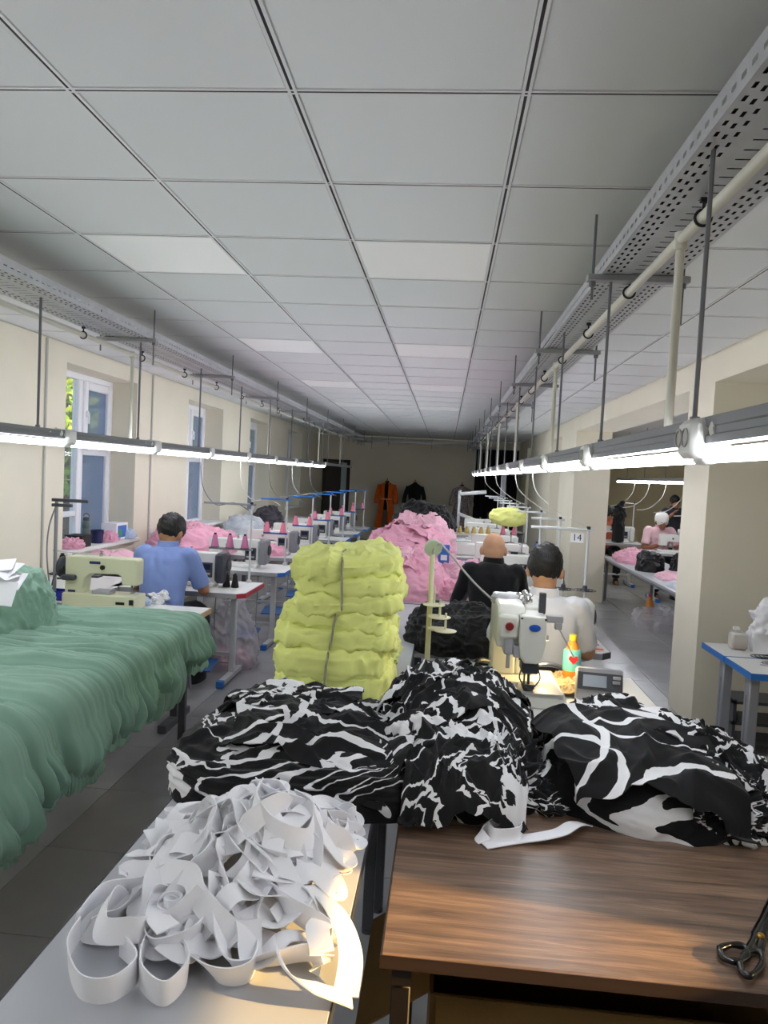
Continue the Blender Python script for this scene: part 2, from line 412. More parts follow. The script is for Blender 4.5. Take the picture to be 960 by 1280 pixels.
q = MB(); q.cyl((a-.05, YB-.06, 2.51), (XR-.02, YB-.06, 2.51), .012); q.build('rail', m_steel, cur)
# ------------------------------------------------------------------ cable trays, pipes, light rails
m_tray = M('perforated tray steel', (200, 202, 208), .42, .45, var=.06, vs=9)
m_alu = M('grey aluminium rail', (122, 124, 128), .45, .3)
m_sock = M('white socket plastic', (228, 228, 226), .35)
m_pipe = M('cream conduit pipe', (226, 224, 212), .35)
m_tube = M('lit tube', (244, 248, 255), .3, emit=TUBE_STRENGTH)
m_clip = M('black pipe clip', (30, 30, 36), .5)
def tray_mesh(wd, lip, y0, y1):
    q = MB(); h = wd/2
    # columns of the bottom: solid / slot, as (x0, x1, kind)
    cs = []; x = -h; u = wd/25.0
    pat = [1.2, -.8, 1.2, -.8, 1.2, -.8, 1.4]; mid = wd/u-2*sum(abs(k) for k in pat)
    for k in pat: cs.append((x, x+abs(k)*u, 'l' if k < 0 else 's')); x += abs(k)*u
    cs.append((x, x+mid*u, 'm')); x += mid*u
    for k in pat[::-1]: cs.append((x, x+abs(k)*u, 'l' if k < 0 else 's')); x += abs(k)*u
    n = int((y1-y0)/.05)
    def quad(xa, xb, ya, yb, z): q.add([(xa, ya, z), (xb, ya, z), (xb, yb, z), (xa, yb, z)], [(0, 1, 2, 3)])
    for ci, (xa, xb, k) in enumerate(cs):
        if k == 's': quad(xa, xb, y0, y1, 0); continue
        off = .0125*((ci//2) % 2)
        for j in range(n):
            ya = y0+.05*j; yb = ya+.05
            if k == 'l': quad(xa, xb, ya, ya+.012+off, 0); quad(xa, xb, ya+.034+off, yb, 0)
            else:
                quad(xa, xb, ya, ya+.044, 0)
                ins = (xb-xa)*.22
                quad(xa, xa+ins, ya+.044, yb, 0); quad(xb-ins, xb, ya+.044, yb, 0)
    for sx in (-1, 1):
        X = sx*h
        def vq(ya, yb, za, zb): q.add([(X, ya, za), (X, yb, za), (X, yb, zb), (X, ya, zb)], [(0, 1, 2, 3)])
        vq(y0, y1, 0, lip*.35); vq(y0, y1, lip*.55, lip)
        for j in range(n): vq(y0+.05*j, y0+.05*j+.025, lip*.35, lip*.55)
        q.add([(X, y0, lip), (X-sx*.012, y0, lip), (X-sx*.012, y1, lip), (X, y1, lip)], [(0, 1, 2, 3)])
    return q
def overhead(side):
    R = side == 'right'
    if R: tx, tw, tz, lampx, pipex, y1, word = .655, .265, HC+.765, .56, .632, YB-.3, 'over the right machine row'
    else: tx, tw, tz, lampx, pipex, y1, word = -2.10, .30, HC+.80, -2.07, -2.215, YB-.3, 'over the left machine row'
    t = thing('cable_tray', 'long perforated steel cable tray '+word, 'cable tray', (tx, 0, tz))
    tray_mesh(tw, .06, .6, y1).build('tray', m_tray, t, False)
    q = MB(); rg = random.Random(3); nc = 11  # unseen black cables, added so the tray slots read dark from below
    for k in range(nc):
        x = -tw/2+.016+k*(tw-.032)/(nc-1); pts = [(x+rg.uniform(-.006, .006), y, .014+rg.uniform(0, .004)) for y in np.arange(.6, y1, 1.2)]; q.tube(pts, .0125, 6)
    o = q.build('added_slot_cables', M('black slot backing', (26, 26, 30), .6), t); o['kind'] = 'stuff'
    # cross struts on threaded rods
    q0 = MB(); ex = .05
    q0.box((0, 0, -.013), (tw+2*ex, .041, .024), bev=.003); sm = q0.mesh('strut', m_steel)
    rms = []
    for sx in (-1, 1):
        rr = MB(); rr.lathe([(.005, -.09 if sx < 0 else -.17), (.005, -.042), (.012, -.042), (.012, -.026), (.005, -.026), (.005, ZC-tz)], (sx*(tw/2+.028), 0, 0), 6); rms.append(rr.mesh('hanger_rod', m_rod))
    ys = ([2.78] if R else [4.65]); st = 1.55 if R else 1.75
    while ys[-1]+st < y1: ys.append(ys[-1]+st)
    for y in ys: s_ = link('strut', sm, t, (0, y, 0)); link('hanger_rod', rms[0], s_); link('hanger_rod', rms[1], s_)
    # conduit pipe slung under the tray
    pz_ = tz-.055
    t = thing('conduit_pipe', 'cream plastic conduit pipe slung under the tray '+word, 'pipe', (pipex, 0, pz_))
    q = MB(); q.tube([(0, .6, 0), (0, y1, 0)], .0155, 12); q.build('pipe', m_pipe, t)
    cm = MB(); ring = [(.021*math.cos(a), 0, .021*math.sin(a)) for a in np.linspace(0, 2*PI, 17)]
    cm.tube(ring, .004, 6); cm.cyl((0, 0, .02), (0, 0, .05), .004, n=6); cm.box((0, 0, .045), (.02, .012, .012)); cmm = cm.mesh('pipe_clip', m_clip)
    y = 2.02 if R else 4.3
    while y < y1: link('pipe_clip', cmm, t, (0, y, 0)); y += .78 if R else .86
    dm = MB(); zb = HC+.165-pz_ if R else HC+.16-pz_
    dm.cyl((0, 0, 0), (lampx-pipex if False else 0, 0, zb), .0125, n=10); dm.lathe([(.0125, -.03), (.019, -.028), (.019, .02), (.0125, .022)], n=10); dmm = dm.mesh('drop_pipe', m_pipe)
    for y in ([2.2, 4.6, 7.0, 9.4, 11.8, 14.2] if R else [5.0, 9.0, 12.6, 15.2]): link('drop_pipe', dmm, t, (0, y, 0))
    # light rail, one thing: rail, tubes, sockets, rods
    zt, zb = (HC+.155, HC+.098) if R else (HC+.152, HC+.104)
    ya, yb_ = (.36, 15.7) if R else (-1.2, 16.0)
    t = thing('light_rail', 'suspended grey rail of lit tube lamps with sockets '+word, 'tube lamp', (lampx, 0, zb))
    q = MB(); hh = zt-zb
    q.prism([(-.02, 0), (-.02, hh*.3), (-.016, hh*.35), (-.016, hh*.6), (-.02, hh*.65), (-.02, hh), (.02, hh), (.02, hh*.65), (.016, hh*.6), (.016, hh*.35), (.02, hh*.3), (.02, 0)], ya, yb_, 'y')
    q.build('rail', m_alu, t, False)
    js = [1.66+1.215*k for k in range(-1, 12)] if R else [3.86+1.215*k for k in range(-4, 8)]
    rods = [y+.1 for y in js] if R else [y-.28 for y in js]+[12.7, 14.6]
    if R: rods = [1.75, 2.78]+[3.85, 5.0]+[6.1+1.2*k for k in range(8)]
    rm = MB(); rm.cyl((0, 0, hh), (0, 0, tz+.002-zb), .0055 if R else .0065, n=6); rm.cyl((0, 0, hh), (0, 0, hh+.012), .011, n=6); rmm = rm.mesh('suspension_rod', m_rod)
    for y in rods:
        if ya < y < yb_: link('suspension_rod', rmm, t, (0, y, 0))
    tl = 1.215-.075
    tm = MB(); tm.cyl((0, -tl/2, -.024), (0, tl/2, -.024), .0155, n=10); tmm = tm.mesh('tube', m_tube)
    gm = MB(); gm.box((-.004, 0, .012), (.088, .10, .085), bev=.012)
    gm.box((0, 0, -.02), (.034, .075, .045), bev=.008); gmm = gm.mesh('socket_box', m_sock)
    om = MB()
    for dy in (-.008, .034): om.lathe([(.021, 0), (.021, -.003), (.0175, -.003), (.0165, .006), (.0, .006)], (-.0485, dy+.0, .014), 16, ax='x'); 
    omm = om.mesh('outlet', M('grey outlet plastic', (176, 176, 172), .45))
    pm = MB(); pm.lathe([(.0, .0), (.021, .002), (.026, .012), (.02, .03), (.006, .04)], (0, -.095, .03), 12, ax='y'); pm.tube([(0, -.06, .05), (0, -.10, .058), (.01, -.15, .044), (.02, -.2, .03)], .003, 6); pmm = pm.mesh('plug', m_sock)
    for k, y in enumerate(js):
        if k < len(js)-1: link('tube', tmm, t, (0, y+1.215/2, 0))
        g = link('socket_box', gmm, t, (0, y, 0)); link('outlet', omm, g)
        if (R and k == 1) or (not R and k in (4, 5)): link('plug', pmm, g)
    return t
overhead('right'); overhead('left')
# cross tray and pipe along the back wall
t = thing('cable_tray', 'short perforated cable tray running along the far back wall', 'cable tray', (0, 0, ZC-.16))
tm = tray_mesh(.2, .05, 0, 2.9); o = tm.build('tray', m_tray, t, False); o.rotation_euler = (0, 0, PI/2); o.location = (.75, YB-.55, 0)
q = MB()
q.box((0, 0, -.013), (.03, .3, .024)); sm = q.mesh('strut', m_steel); q = MB(); q.cyl((0, -.13, -.12), (0, -.13, .155), .005, n=6); rm = q.mesh('hanger_rod', m_rod)
for x in (-1.5, -.4, .5): s_ = link('strut', sm, t, (x, YB-.55, 0)); link('hanger_rod', rm, s_)
# ------------------------------------------------------------------ cloth helpers
def cloth_mat(name, col, var=.06, bump=.25, bs=900, rough=.85, sheen=.15, trans=False):
    return M(name, col, rough, var=var, vs=6, bump=bump, bs=bs, spec=.25, sheen=sheen)
def zebra(name, scale, width=.055, dist=1.2, seed=0.0, stretch=(1, 1, 1)):
    m = bpy.data.materials.new(name); m.use_nodes = True; n = m.node_tree.nodes; l = m.node_tree.links; b = n['Principled BSDF']
    tc = n.new('ShaderNodeTexCoord'); mp = n.new('ShaderNodeMapping'); mp.inputs['Location'].default_value = (seed, seed*1.7, seed*.3); mp.inputs['Scale'].default_value = stretch
    l.new(tc.outputs['UV'], mp.inputs[0])
    def band(sc, w, off):
        t = n.new('ShaderNodeTexNoise'); t.inputs['Scale'].default_value = sc; t.inputs['Detail'].default_value = 0.0; t.inputs['Distortion'].default_value = dist
        ad = n.new('ShaderNodeVectorMath'); ad.operation = 'ADD'; ad.inputs[1].default_value = (off, off*2.3, off)
        l.new(mp.outputs[0], ad.inputs[0]); l.new(ad.outputs[0], t.inputs['Vector'])
        t2 = n.new('ShaderNodeTexNoise'); t2.inputs['Scale'].default_value = sc*.8; t2.inputs['Detail'].default_value = 0; l.new(ad.outputs[0], t2.inputs['Vector'])
        s1 = n.new('ShaderNodeMath'); s1.operation = 'SUBTRACT'; s1.inputs[1].default_value = .5; l.new(t.outputs['Fac'], s1.inputs[0])
        ab = n.new('ShaderNodeMath'); ab.operation = 'ABSOLUTE'; l.new(s1.outputs[0], ab.inputs[0])
        mw = n.new('ShaderNodeMath'); mw.operation = 'MULTIPLY'; mw.inputs[1].default_value = w*2; l.new(t2.outputs['Fac'], mw.inputs[0])
        lt = n.new('ShaderNodeMath'); lt.operation = 'LESS_THAN'; l.new(ab.outputs[0], lt.inputs[0]); l.new(mw.outputs[0], lt.inputs[1])
        return lt.outputs[0]
    mx = n.new('ShaderNodeMath'); mx.operation = 'MAXIMUM'; l.new(band(scale, width, 0), mx.inputs[0]); l.new(band(scale*.62, width*.62, 5.1), mx.inputs[1])
    cm = n.new('ShaderNodeMix'); cm.data_type = 'RGBA'; cm.inputs['A'].default_value = lin((20, 20, 22)); cm.inputs['B'].default_value = lin((236, 236, 238))
    l.new(mx.outputs[0], cm.inputs['Factor']); l.new(cm.outputs['Result'], b.inputs['Base Color'])
    b.inputs['Roughness'].default_value = .8; b.inputs['Specular IOR Level'].default_value = .25; b.inputs['Sheen Weight'].default_value = .1
    t3 = n.new('ShaderNodeTexNoise'); t3.inputs['Scale'].default_value = 700; l.new(tc.outputs['Object'], t3.inputs['Vector'])
    bp = n.new('ShaderNodeBump'); bp.inputs['Strength'].default_value = .2; bp.inputs['Distance'].default_value = .004; l.new(t3.outputs['Fac'], bp.inputs['Height']); l.new(bp.outputs[0], b.inputs['Normal'])
    return m
def normals(P):
    du = np.gradient(P, axis=0); dv = np.gradient(P, axis=1); n = np.cross(du, dv); L = np.linalg.norm(n, axis=2, keepdims=True); L[L < 1e-12] = 1
    return n/L
def arc_uv(P):
    du = np.zeros(P.shape[:2]); dv = np.zeros(P.shape[:2])
    du[1:] = np.cumsum(np.linalg.norm(np.diff(P, axis=0), axis=2), 0); dv[:, 1:] = np.cumsum(np.linalg.norm(np.diff(P, axis=1), axis=2), 1)
    k = P.shape[0]//2; dv = np.broadcast_to(dv[k:k+1]*.5, dv.shape)+dv*.5
    return np.stack([du, dv], -1)
def fold(p, s, aniso=(1, 1, 1), warp=.35, octv=3, sharp=1.5, seed=0.0):
    p = np.asarray(p)+seed; q = p*s
    wv = np.stack([pn(q*.7+3.1), pn(q*.7+11.7), pn(q*.7+23.9)], -1)
    r = (q+wv*warp*2)*np.array(aniso)
    return billow(r, octv)*.55+ridge(r*.9+31.7, 2, 4.0)*.75
def heap_grid(c, R, H, n=70, m=150, a=.75, b=.8, amp=.03, fs=7.0, aniso=(1, 1, 1.4), warp=.5, seed=0.0, lump=.25, layer=0.0, lstep=.02, zbase=None, tilt=None):
    """dome of cloth: R(theta) outline radius (array fn), H height; returns grid points"""
    s = np.linspace(0.02, 1, n)[:, None]; th = np.linspace(0, 2*PI, m)[None, :]
    ph = s*PI/2; r = R(th)*np.sin(ph)**a; x = c[0]+r*np.cos(th); y = c[1]+r*np.sin(th)
    prof = np.cos(ph).clip(0)**b
    z = (c[2] if zbase is None else zbase)+prof*H*(1+lump*pn(P3(x*3.0+seed, y*3.0, seed))*2)
    if tilt is not None: z = z+prof*((x-c[0])*tilt[0]+(y-c[1])*tilt[1])
    P = np.stack(np.broadcast_arrays(x, y, z), -1).astype(float)
    N = normals(P); N *= np.sign((N*(P-np.array([c[0], c[1], c[2]-.2]))).sum(-1, keepdims=True))
    # the seam column is continuous because noise is a function of position
    d = (fold(P, fs, aniso, warp, 2, 1.5, seed)-.5)*2*amp
    d += (fold(P, fs*2.6, (1, 1, 1), warp, 1, 1.4, seed+5)-.4)*amp*.45
    if layer:
        t = (P[..., 2]/lstep+1.3*pn(P*6+seed)); d += layer*(np.abs((t % 1)-.5)*2-.5)*(s > .35)
    fade = np.minimum(1, (1-s)*10+.25)
    P = P+N*d[..., None]*fade[..., None]
    P[..., 2] = np.maximum(P[..., 2], c[2]+.0005)
    P[:, -1] = P[:, 0]; P[-1, :, 2] = c[2]+.0005
    return P
def heap(name, mat, c, R, H, parent=None, uvs=1.0, **k):
    P = heap_grid(c, R, H, **k); uv = arc_uv(P)*uvs
    q = MB(); q.grid(P, uv)
    # close top and bottom
    m = P.shape[1]; o = len(q.v); top = P[0].mean(0); q.v.append(tuple(top)); q.uv.append((0, uv[0, :, 1].mean()))
    for j in range(m-1): q.f.append((j, j+1, o)); q.mi.append(0)
    b0 = (P.shape[0]-1)*m; o2 = len(q.v); q.v.append((c[0], c[1], c[2]+.0005)); q.uv.append((0, 0))
    for j in range(m-1): q.f.append((b0+j+1, b0+j, o2)); q.mi.append(0)
    return q.build(name, mat, parent, True, 75)
def ell_R(a, b, e=2.6, rot=0.0, wob=.08, seed=0.0):
    def f(th):
        t = th-rot; r = (np.abs(np.cos(t)/a)**e+np.abs(np.sin(t)/b)**e)**(-1/e)
        return r*(1+wob*pn(P3(np.cos(th)*1.6+seed, np.sin(th)*1.6, seed))*2+wob*.6*pn(P3(np.cos(th)*5+seed, np.sin(th)*5, seed+3))*2)
    return f
def blob(name, mat, c, r, e1=.45, e2=.45, n=60, m=120, disp=None, rot=None, parent=None, uvs=1.0):
    """closed superellipsoid with displacement disp(P_local, N) -> distance"""
    ph = np.linspace(-PI/2, PI/2, n)[:, None]; th = np.linspace(0, 2*PI, m)[None, :]
    sp = lambda v, e: np.sign(v)*np.abs(v)**e
    x = r[0]*sp(np.cos(ph), e1)*sp(np.cos(th), e2); y = r[1]*sp(np.cos(ph), e1)*sp(np.sin(th), e2); z = r[2]*sp(np.sin(ph), e1)+0*th
    P = np.stack(np.broadcast_arrays(x, y, z), -1).astype(float)
    N = P/np.array(r)**2; N /= np.linalg.norm(N, axis=-1, keepdims=True)+1e-9
    if disp is not None: P = P+N*disp(P, N)[..., None]
    P[:, -1] = P[:, 0]; P[0] = P[0].mean(0); P[-1] = P[-1].mean(0)
    if rot is not None: P = P @ np.array(rot).T
    P = P+np.array(c); q = MB(); q.grid(P, arc_uv(P)*uvs)
    return q.build(name, mat, parent, True, 75)
def sheet(name, mat, org, ux, uy, hf, n=60, m=60, amp=.012, fs=8.0, off=.012, seed=0.0, wob=.06, aniso=(1, 1, 1), thick=.004, parent=None, uvs=1.0, fade=0.0, bend=None):
    """a garment laid over a height field hf(x, y)"""
    u = np.linspace(-.5, .5, n)[:, None]; v = np.linspace(-.5, .5, m)[None, :]
    ux = np.array(ux); uy = np.array(uy)
    eu = 1+wob*2*pn(P3(v*3+seed, 0*v, seed)); ev = 1+wob*2*pn(P3(u*3+seed, 0*u+4, seed))
    x = org[0]+u*eu*ux[0]+v*ev*uy[0]; y = org[1]+u*eu*ux[1]+v*ev*uy[1]
    x = x+.03*pn(P3(x*9, y*9, seed+2)); y = y+.03*pn(P3(x*9, y*9, seed+8))
    f = fold(P3(u*np.linalg.norm(ux), v*np.linalg.norm(uy), 0), fs, aniso, .5, 3, 1.5, seed)
    z = hf(x, y)+off+(f)*2*amp
    P = np.stack(np.broadcast_arrays(x, y, z), -1).astype(float); N = normals(P); N *= np.sign(N[..., 2:3])
    uv = arc_uv(P)*uvs; Q = P-N*thick; Q[..., 2] = np.minimum(Q[..., 2], P[..., 2]-.001)
    q = MB(); q.grid(P, uv); o = n*m; q.grid(Q, uv)
    per = [(i, 0) for i in range(n)]+[(n-1, j) for j in range(1, m)]+[(i, m-1) for i in range(n-2, -1, -1)]+[(0, j) for j in range(m-2, 0, -1)]
    for k in range(len(per)):
        a = per[k][0]*m+per[k][1]; b_ = per[(k+1) % len(per)]; b_ = b_[0]*m+b_[1]; q.f.append((a, b_, o+b_, o+a)); q.mi.append(0)
    return q.build(name, mat, parent, True, 75)

def toss(n, hf, area, size, mat, seed, label, group, name='garment', amp=.02, fs=6.0, aniso=(1, 2.6, 1), off=.012, res=46, cat='garment', uvs=1.0):
    """garments thrown one by one over a height field"""
    rg = random.Random(seed)
    for i in range(n):
        x = rg.uniform(area[0], area[1]); y = rg.uniform(area[2], area[3]); a = rg.uniform(0, PI); w_ = size*rg.uniform(.8, 1.25); h_ = size*rg.uniform(.55, .9)
        m_ = mat[i % len(mat)] if isinstance(mat, (list, tuple)) else mat
        o = sheet(name, m_, (x, y, 0), (w_*math.cos(a), w_*math.sin(a), 0), (-h_*math.sin(a), h_*math.cos(a), 0), hf, res, res, amp*rg.uniform(.8, 1.2), fs, off+.006*i, seed*3.1+i*7.7, .12, aniso, uvs=uvs)
        tag(o, label, cat, group)
# ------------------------------------------------------------------ foreground tables
TZ = .75
m_lam = M('pale grey laminate', (184, 186, 192), .38, var=.03, vs=3)
m_edge = M('dark table edging', (62, 64, 72), .45)
m_leg = M('grey painted steel', (96, 98, 104), .45, .3)
m_ply = M('light plywood edge', (196, 164, 118), .6, var=.1, vs=20)
m_white_lam = M('white laminate', (226, 226, 224), .35)
def long_table(label, x0, x1, y0, y1, z=TZ, th=.028, mat=m_lam, edge=m_edge, legs=None, name='work_table', cat='table', group=None, leg=.04, legmat=m_leg):
    t = thing(name, label, cat, ((x0+x1)/2, (y0+y1)/2, 0), 0, group); hx, hy = (x1-x0)/2, (y1-y0)/2
    q = MB(); q.box((0, 0, z-th/2), (2*hx-.006, 2*hy-.006, th), bev=.002); q.build('tabletop', mat, t, False)
    q = MB()
    for s in (-1, 1): q.box((s*(hx-.0015), 0, z-th/2), (.003, 2*hy, th-.002)); q.box((0, s*(hy-.0015), z-th/2), (2*hx-.006, .003, th-.002))
    q.build('edge_band', edge, t, False)
    q = MB(); zz = z-th
    for s in (-1, 1): q.box((s*(hx-.05), 0, zz-.02), (.03, 2*hy-.1, .04)); q.box((0, s*(hy-.05), zz-.0205), (2*hx-.13, .03, .039))
    q.build('under_frame', legmat, t, False)
    q = MB(); q.box((0, 0, (zz-.001)/2+.01), (leg, leg, zz-.021), bev=.003); q.lathe([(leg*.55, 0), (leg*.55, .012), (leg*.3, .02)], n=10); lm = q.mesh('leg', legmat)
    for sx in (-1, 1):
        for sy in (-1, 1): link('leg', lm, t, (sx*(hx-.05), sy*(hy-.06), 0))
    return t
long_table('pale grey laminate table under the heap of white elastic tape', -.75, -.155, .95, 2.75)
long_table('pale grey laminate table under the yellow garment bundles', -.75, -.13, 2.77, 5.58)
long_table('pale grey laminate table under the big pink garment heap', -.76, -.10, 5.60, 9.4)
def wood():
    m = M('walnut desk laminate', (122, 92, 70), .33); n = m.node_tree.nodes; l = m.node_tree.links; b = n['Principled BSDF']
    tc = n.new('ShaderNodeTexCoord'); mp = n.new('ShaderNodeMapping'); mp.inputs['Scale'].default_value = (1.2, 16, 16); l.new(tc.outputs['Object'], mp.inputs[0])
    t = n.new('ShaderNodeTexNoise'); t.inputs['Scale'].default_value = 2.2; t.inputs['Detail'].default_value = 7; t.inputs['Roughness'].default_value = .62; t.inputs['Distortion'].default_value = .6; l.new(mp.outputs[0], t.inputs['Vector'])
    mp2 = n.new('ShaderNodeMapping'); mp2.inputs['Scale'].default_value = (3, 160, 160); l.new(tc.outputs['Object'], mp2.inputs[0])
    t2 = n.new('ShaderNodeTexNoise'); t2.inputs['Scale'].default_value = 2; t2.inputs['Detail'].default_value = 3; l.new(mp2.outputs[0], t2.inputs['Vector'])
    mx = n.new('ShaderNodeMath'); mx.operation = 'MULTIPLY_ADD'; mx.inputs[1].default_value = .35; l.new(t2.outputs['Fac'], mx.inputs[0]); l.new(t.outputs['Fac'], mx.inputs[2])
    r = n.new('ShaderNodeValToRGB'); e = r.color_ramp.elements; e[0].position = .48; e[0].color = lin((80, 64, 55)); e[1].position = .86; e[1].color = lin((150, 122, 100)); k = r.color_ramp.elements.new(.68); k.color = lin((116, 94, 78))
    l.new(mx.outputs[0], r.inputs[0]); l.new(r.outputs[0], b.inputs['Base Color'])
    return m
m_wood = wood(); m_wood_e = M('walnut desk edge', (66, 50, 42), .45, var=.1, vs=3, stretch=(1, 20, 20))
for lab, y0, y1 in (('walnut brown desk with black shears lying on it', 1.454, 2.182), ('walnut brown desk under the black and white garments', 2.19, 2.80)):
    x0, x1 = -.082, 1.72; t = thing('desk', lab, 'desk', ((x0+x1)/2, (y0+y1)/2, 0)); hx, hy = (x1-x0)/2, (y1-y0)/2
    q = MB(); q.box((0, 0, TZ-.016), (2*hx-.004, 2*hy-.004, .032), bev=.003); q.build('desktop', m_wood, t, False)
    q = MB()
    for s in (-1, 1): q.box((s*(hx-.001), 0, TZ-.017), (.002, 2*hy-.004, .028)); q.box((0, s*(hy-.001), TZ-.017), (2*hx, .002, .028))
    q.build('edge_band', m_wood_e, t, False)
    md = M('dark brown steel', (44, 36, 32), .5, .2)
    q = MB()
    for s in (-1, 1): q.box((s*(hx-.045), 0, TZ-.052), (.04, 2*hy-.02, .038))
    q.box((0, hy-.04, TZ-.052), (2*hx-.14, .03, .038)); q.build('under_frame', md, t, False)
    q = MB(); q.box((0, 0, .345), (.04, .04, .66), bev=.003); q.box((0, 0, .0075), (.034, .034, .015)); lm = q.mesh('leg', md)
    for sx in (-1, 1):
        for sy in (-1, 1): link('leg', lm, t, (sx*(hx-.045), sy*(hy-.035), 0))
# cardboard box under the desk
m_card = M('brown cardboard', (124, 96, 52), .8, var=.08, vs=5, bump=.1, bs=90)
t = thing('cardboard_box', 'open brown cardboard box on the floor under the walnut desk', 'box', (.40, 1.80, 0))
q = MB(); bx0, by0, bh = .74, .44, .58
for s in (-1, 1): q.box((s*bx0/2, 0, bh/2+.006), (.006, by0, bh)); q.box((0, s*(by0/2-.003), bh/2+.006), (bx0-.006, .006, bh))
q.box((0, 0, .003), (bx0, by0, .006)); q.build('body', m_card, t, False)
def flap(name, dims, loc, rot):
    q = MB(); q.box((0, dims[1]/2, 0), (dims[0], dims[1], .005)); o = q.build(name, m_card, t, False); o.location = loc; o.rotation_euler = rot
flap('flap', (bx0-.02, .2), (0, -by0/2-.004, bh+.006), (math.radians(-50), 0, PI)); flap('flap', (bx0-.02, .2), (0, by0/2, bh+.006), (math.radians(-35), 0, 0))
flap('flap', (by0-.02, .2), (-bx0/2-.004, 0, bh+.006), (math.radians(-35), 0, PI/2)); flap('flap', (by0-.02, .2), (bx0/2+.004, 0, bh+.006), (math.radians(-40), 0, -PI/2))
m_blackbag = M('black bin bag', (24, 24, 26), .3, bump=.3, bs=30)
o = heap('rubbish_bag', m_blackbag, (1.28, 1.92, 0), ell_R(.30, .24, 2.2, wob=.1), .48, n=40, m=80, amp=.035, fs=7, a=.7, b=.6, seed=3); tag(o, 'dark stuffed plastic bag on the floor beside the cardboard box', 'bag')

# ------------------------------------------------------------------ black and white garments
Z1 = zebra('zebra print large', 3.3, .042, .8, 1.3); Z2 = zebra('zebra print medium', 4.0, .038, .8, 7.7); Z3 = zebra('zebra print crumpled', 6.0, .032, .8, 3.1); Z4 = zebra('zebra print folded', 5.5, .032, 1.0, 12.9)
HEAPS = []
def dome(x, y, c, a, b, h, e=2.4): 
    d = (np.abs((x-c[0])/a)**e+np.abs((y-c[1])/b)**e); return h*np.sqrt((1-d).clip(0))
def hf_left(x, y): return TZ+np.maximum(dome(x, y, (-.40, 2.40), .40, .42, .16, 3), dome(x, y, (.10, 2.42), .30, .42, .22, 2.6))
def hf_right(x, y): return TZ+dome(x, y, (.69, 2.40), .40, .40, .185, 2.4)
o = heap('folded_garments', Z4, (-.40, 2.38, TZ), ell_R(.405, .40, 4, wob=.03, seed=2), .16, n=80, m=220, a=.45, b=.45, amp=.014, fs=6, layer=.010, lstep=.022, seed=2.2, lump=.2)
tag(o, 'low stack of folded black and white garments behind the elastic tape', 'garment pile')
o = sheet('printed_dress', Z2, (-.50, 2.50, 0), (.46, .10, 0), (-.06, .50, 0), hf_left, 110, 110, .026, 4.2, .012, 21, .10, (1, 2.2, 1)); tag(o, 'black dress with white curves spread on the folded stack, white tape in front', 'garment')
o = sheet('printed_dress', Z1, (-.32, 2.22, 0), (.52, -.12, 0), (.12, .34, 0), hf_left, 110, 90, .022, 5.0, .028, 33, .10, (1, 2.0, 1)); tag(o, 'folded black dress with big white swirls lying at the front of the stack', 'garment')
o = heap('crumpled_garments', Z3, (.08, 2.46, TZ), ell_R(.29, .38, 2.6, wob=.10, seed=4), .22, n=110, m=260, a=.62, b=.75, amp=.036, fs=5.0, aniso=(.7, 1.3, 1.9), warp=.8, seed=6.4, lump=.3)
tag(o, 'tall crumpled heap of gathered black and white skirts between the flat garments', 'garment pile')
o = sheet('printed_skirt', Z4, (.10, 2.10, 0), (.36, .02, 0), (0, .26, 0), lambda x, y: np.maximum(TZ+dome(x, y, (.09, 2.36), .3, .40, .20, 2.4), TZ), 80, 70, .022, 10, .012, 41, .1, (2.2, 1, 1)); tag(o, 'black and white skirt with gathered cream elastic waistband facing the walnut desk', 'garment')
o = heap('draped_garments', Z1, (.70, 2.42, TZ), ell_R(.345, .38, 2.3, rot=-.35, wob=.07, seed=9), .215, n=90, m=220, a=.8, b=.9, amp=.026, fs=3.6, aniso=(1, 1.6, 1), warp=.8, seed=11.2, lump=.3, tilt=(-.06, .12))
tag(o, 'mound of black fabric with broad white swirls on the right of the desk', 'garment pile')
o = sheet('printed_dress', Z1, (.60, 2.28, 0), (.46, -.06, 0), (-.10, .50, 0), lambda x, y: hf_right(x, y)+.012, 110, 110, .026, 3.4, .02, 55, .14, (1, 1.4, 1)); tag(o, 'black dress with white curves draped over the mound, pointed hem on the desk', 'garment')
o = heap('crumpled_garments', Z3, (.84, 2.26, TZ), ell_R(.19, .20, 2.4, wob=.1, seed=14), .15, n=60, m=150, amp=.030, fs=11, warp=.7, seed=15.3, a=.65, b=.75); tag(o, 'small crumpled black and white bunch at the open edge of the right mound', 'garment pile')
o = heap('crumpled_garments', Z3, (.33, 2.36, TZ), ell_R(.11, .22, 2.4, wob=.1, seed=24), .10, n=50, m=130, amp=.026, fs=12, warp=.7, seed=25.3, a=.65, b=.75); tag(o, 'narrow crumpled black and white bunch wedged between the two big heaps', 'garment pile')

def hf_mid(x, y): return TZ+dome(x, y, (.08, 2.50), .29, .36, .25, 2.2)
toss(9, hf_mid, (-.06, .22, 2.28, 2.66), .34, [Z3, Z4], 5, 'black and white skirt tossed onto the tall crumpled heap', 'skirts on the crumpled heap', 'printed_skirt', .026, 6.0, (1, 2.4, 1), .012, 72)
toss(2, lambda x, y: hf_left(x, y), (-.62, -.30, 2.3, 2.6), .42, [Z1, Z2], 11, 'black and white garment overlapping others on the folded stack', 'garments on the folded stack', 'printed_garment', .020, 5.0, (1, 2.4, 1), .03, 60)
toss(3, lambda x, y: hf_right(x, y)-.02, (.78, .92, 2.2, 2.5), .28, [Z3, Z4], 17, 'black and white garment bunched on the outer side of the right mound', 'garments on the right mound', 'printed_garment', .026, 8, (1, 2.4, 1), .02, 56)
m_elas = M('cream gathered elastic', (226, 222, 208), .8)
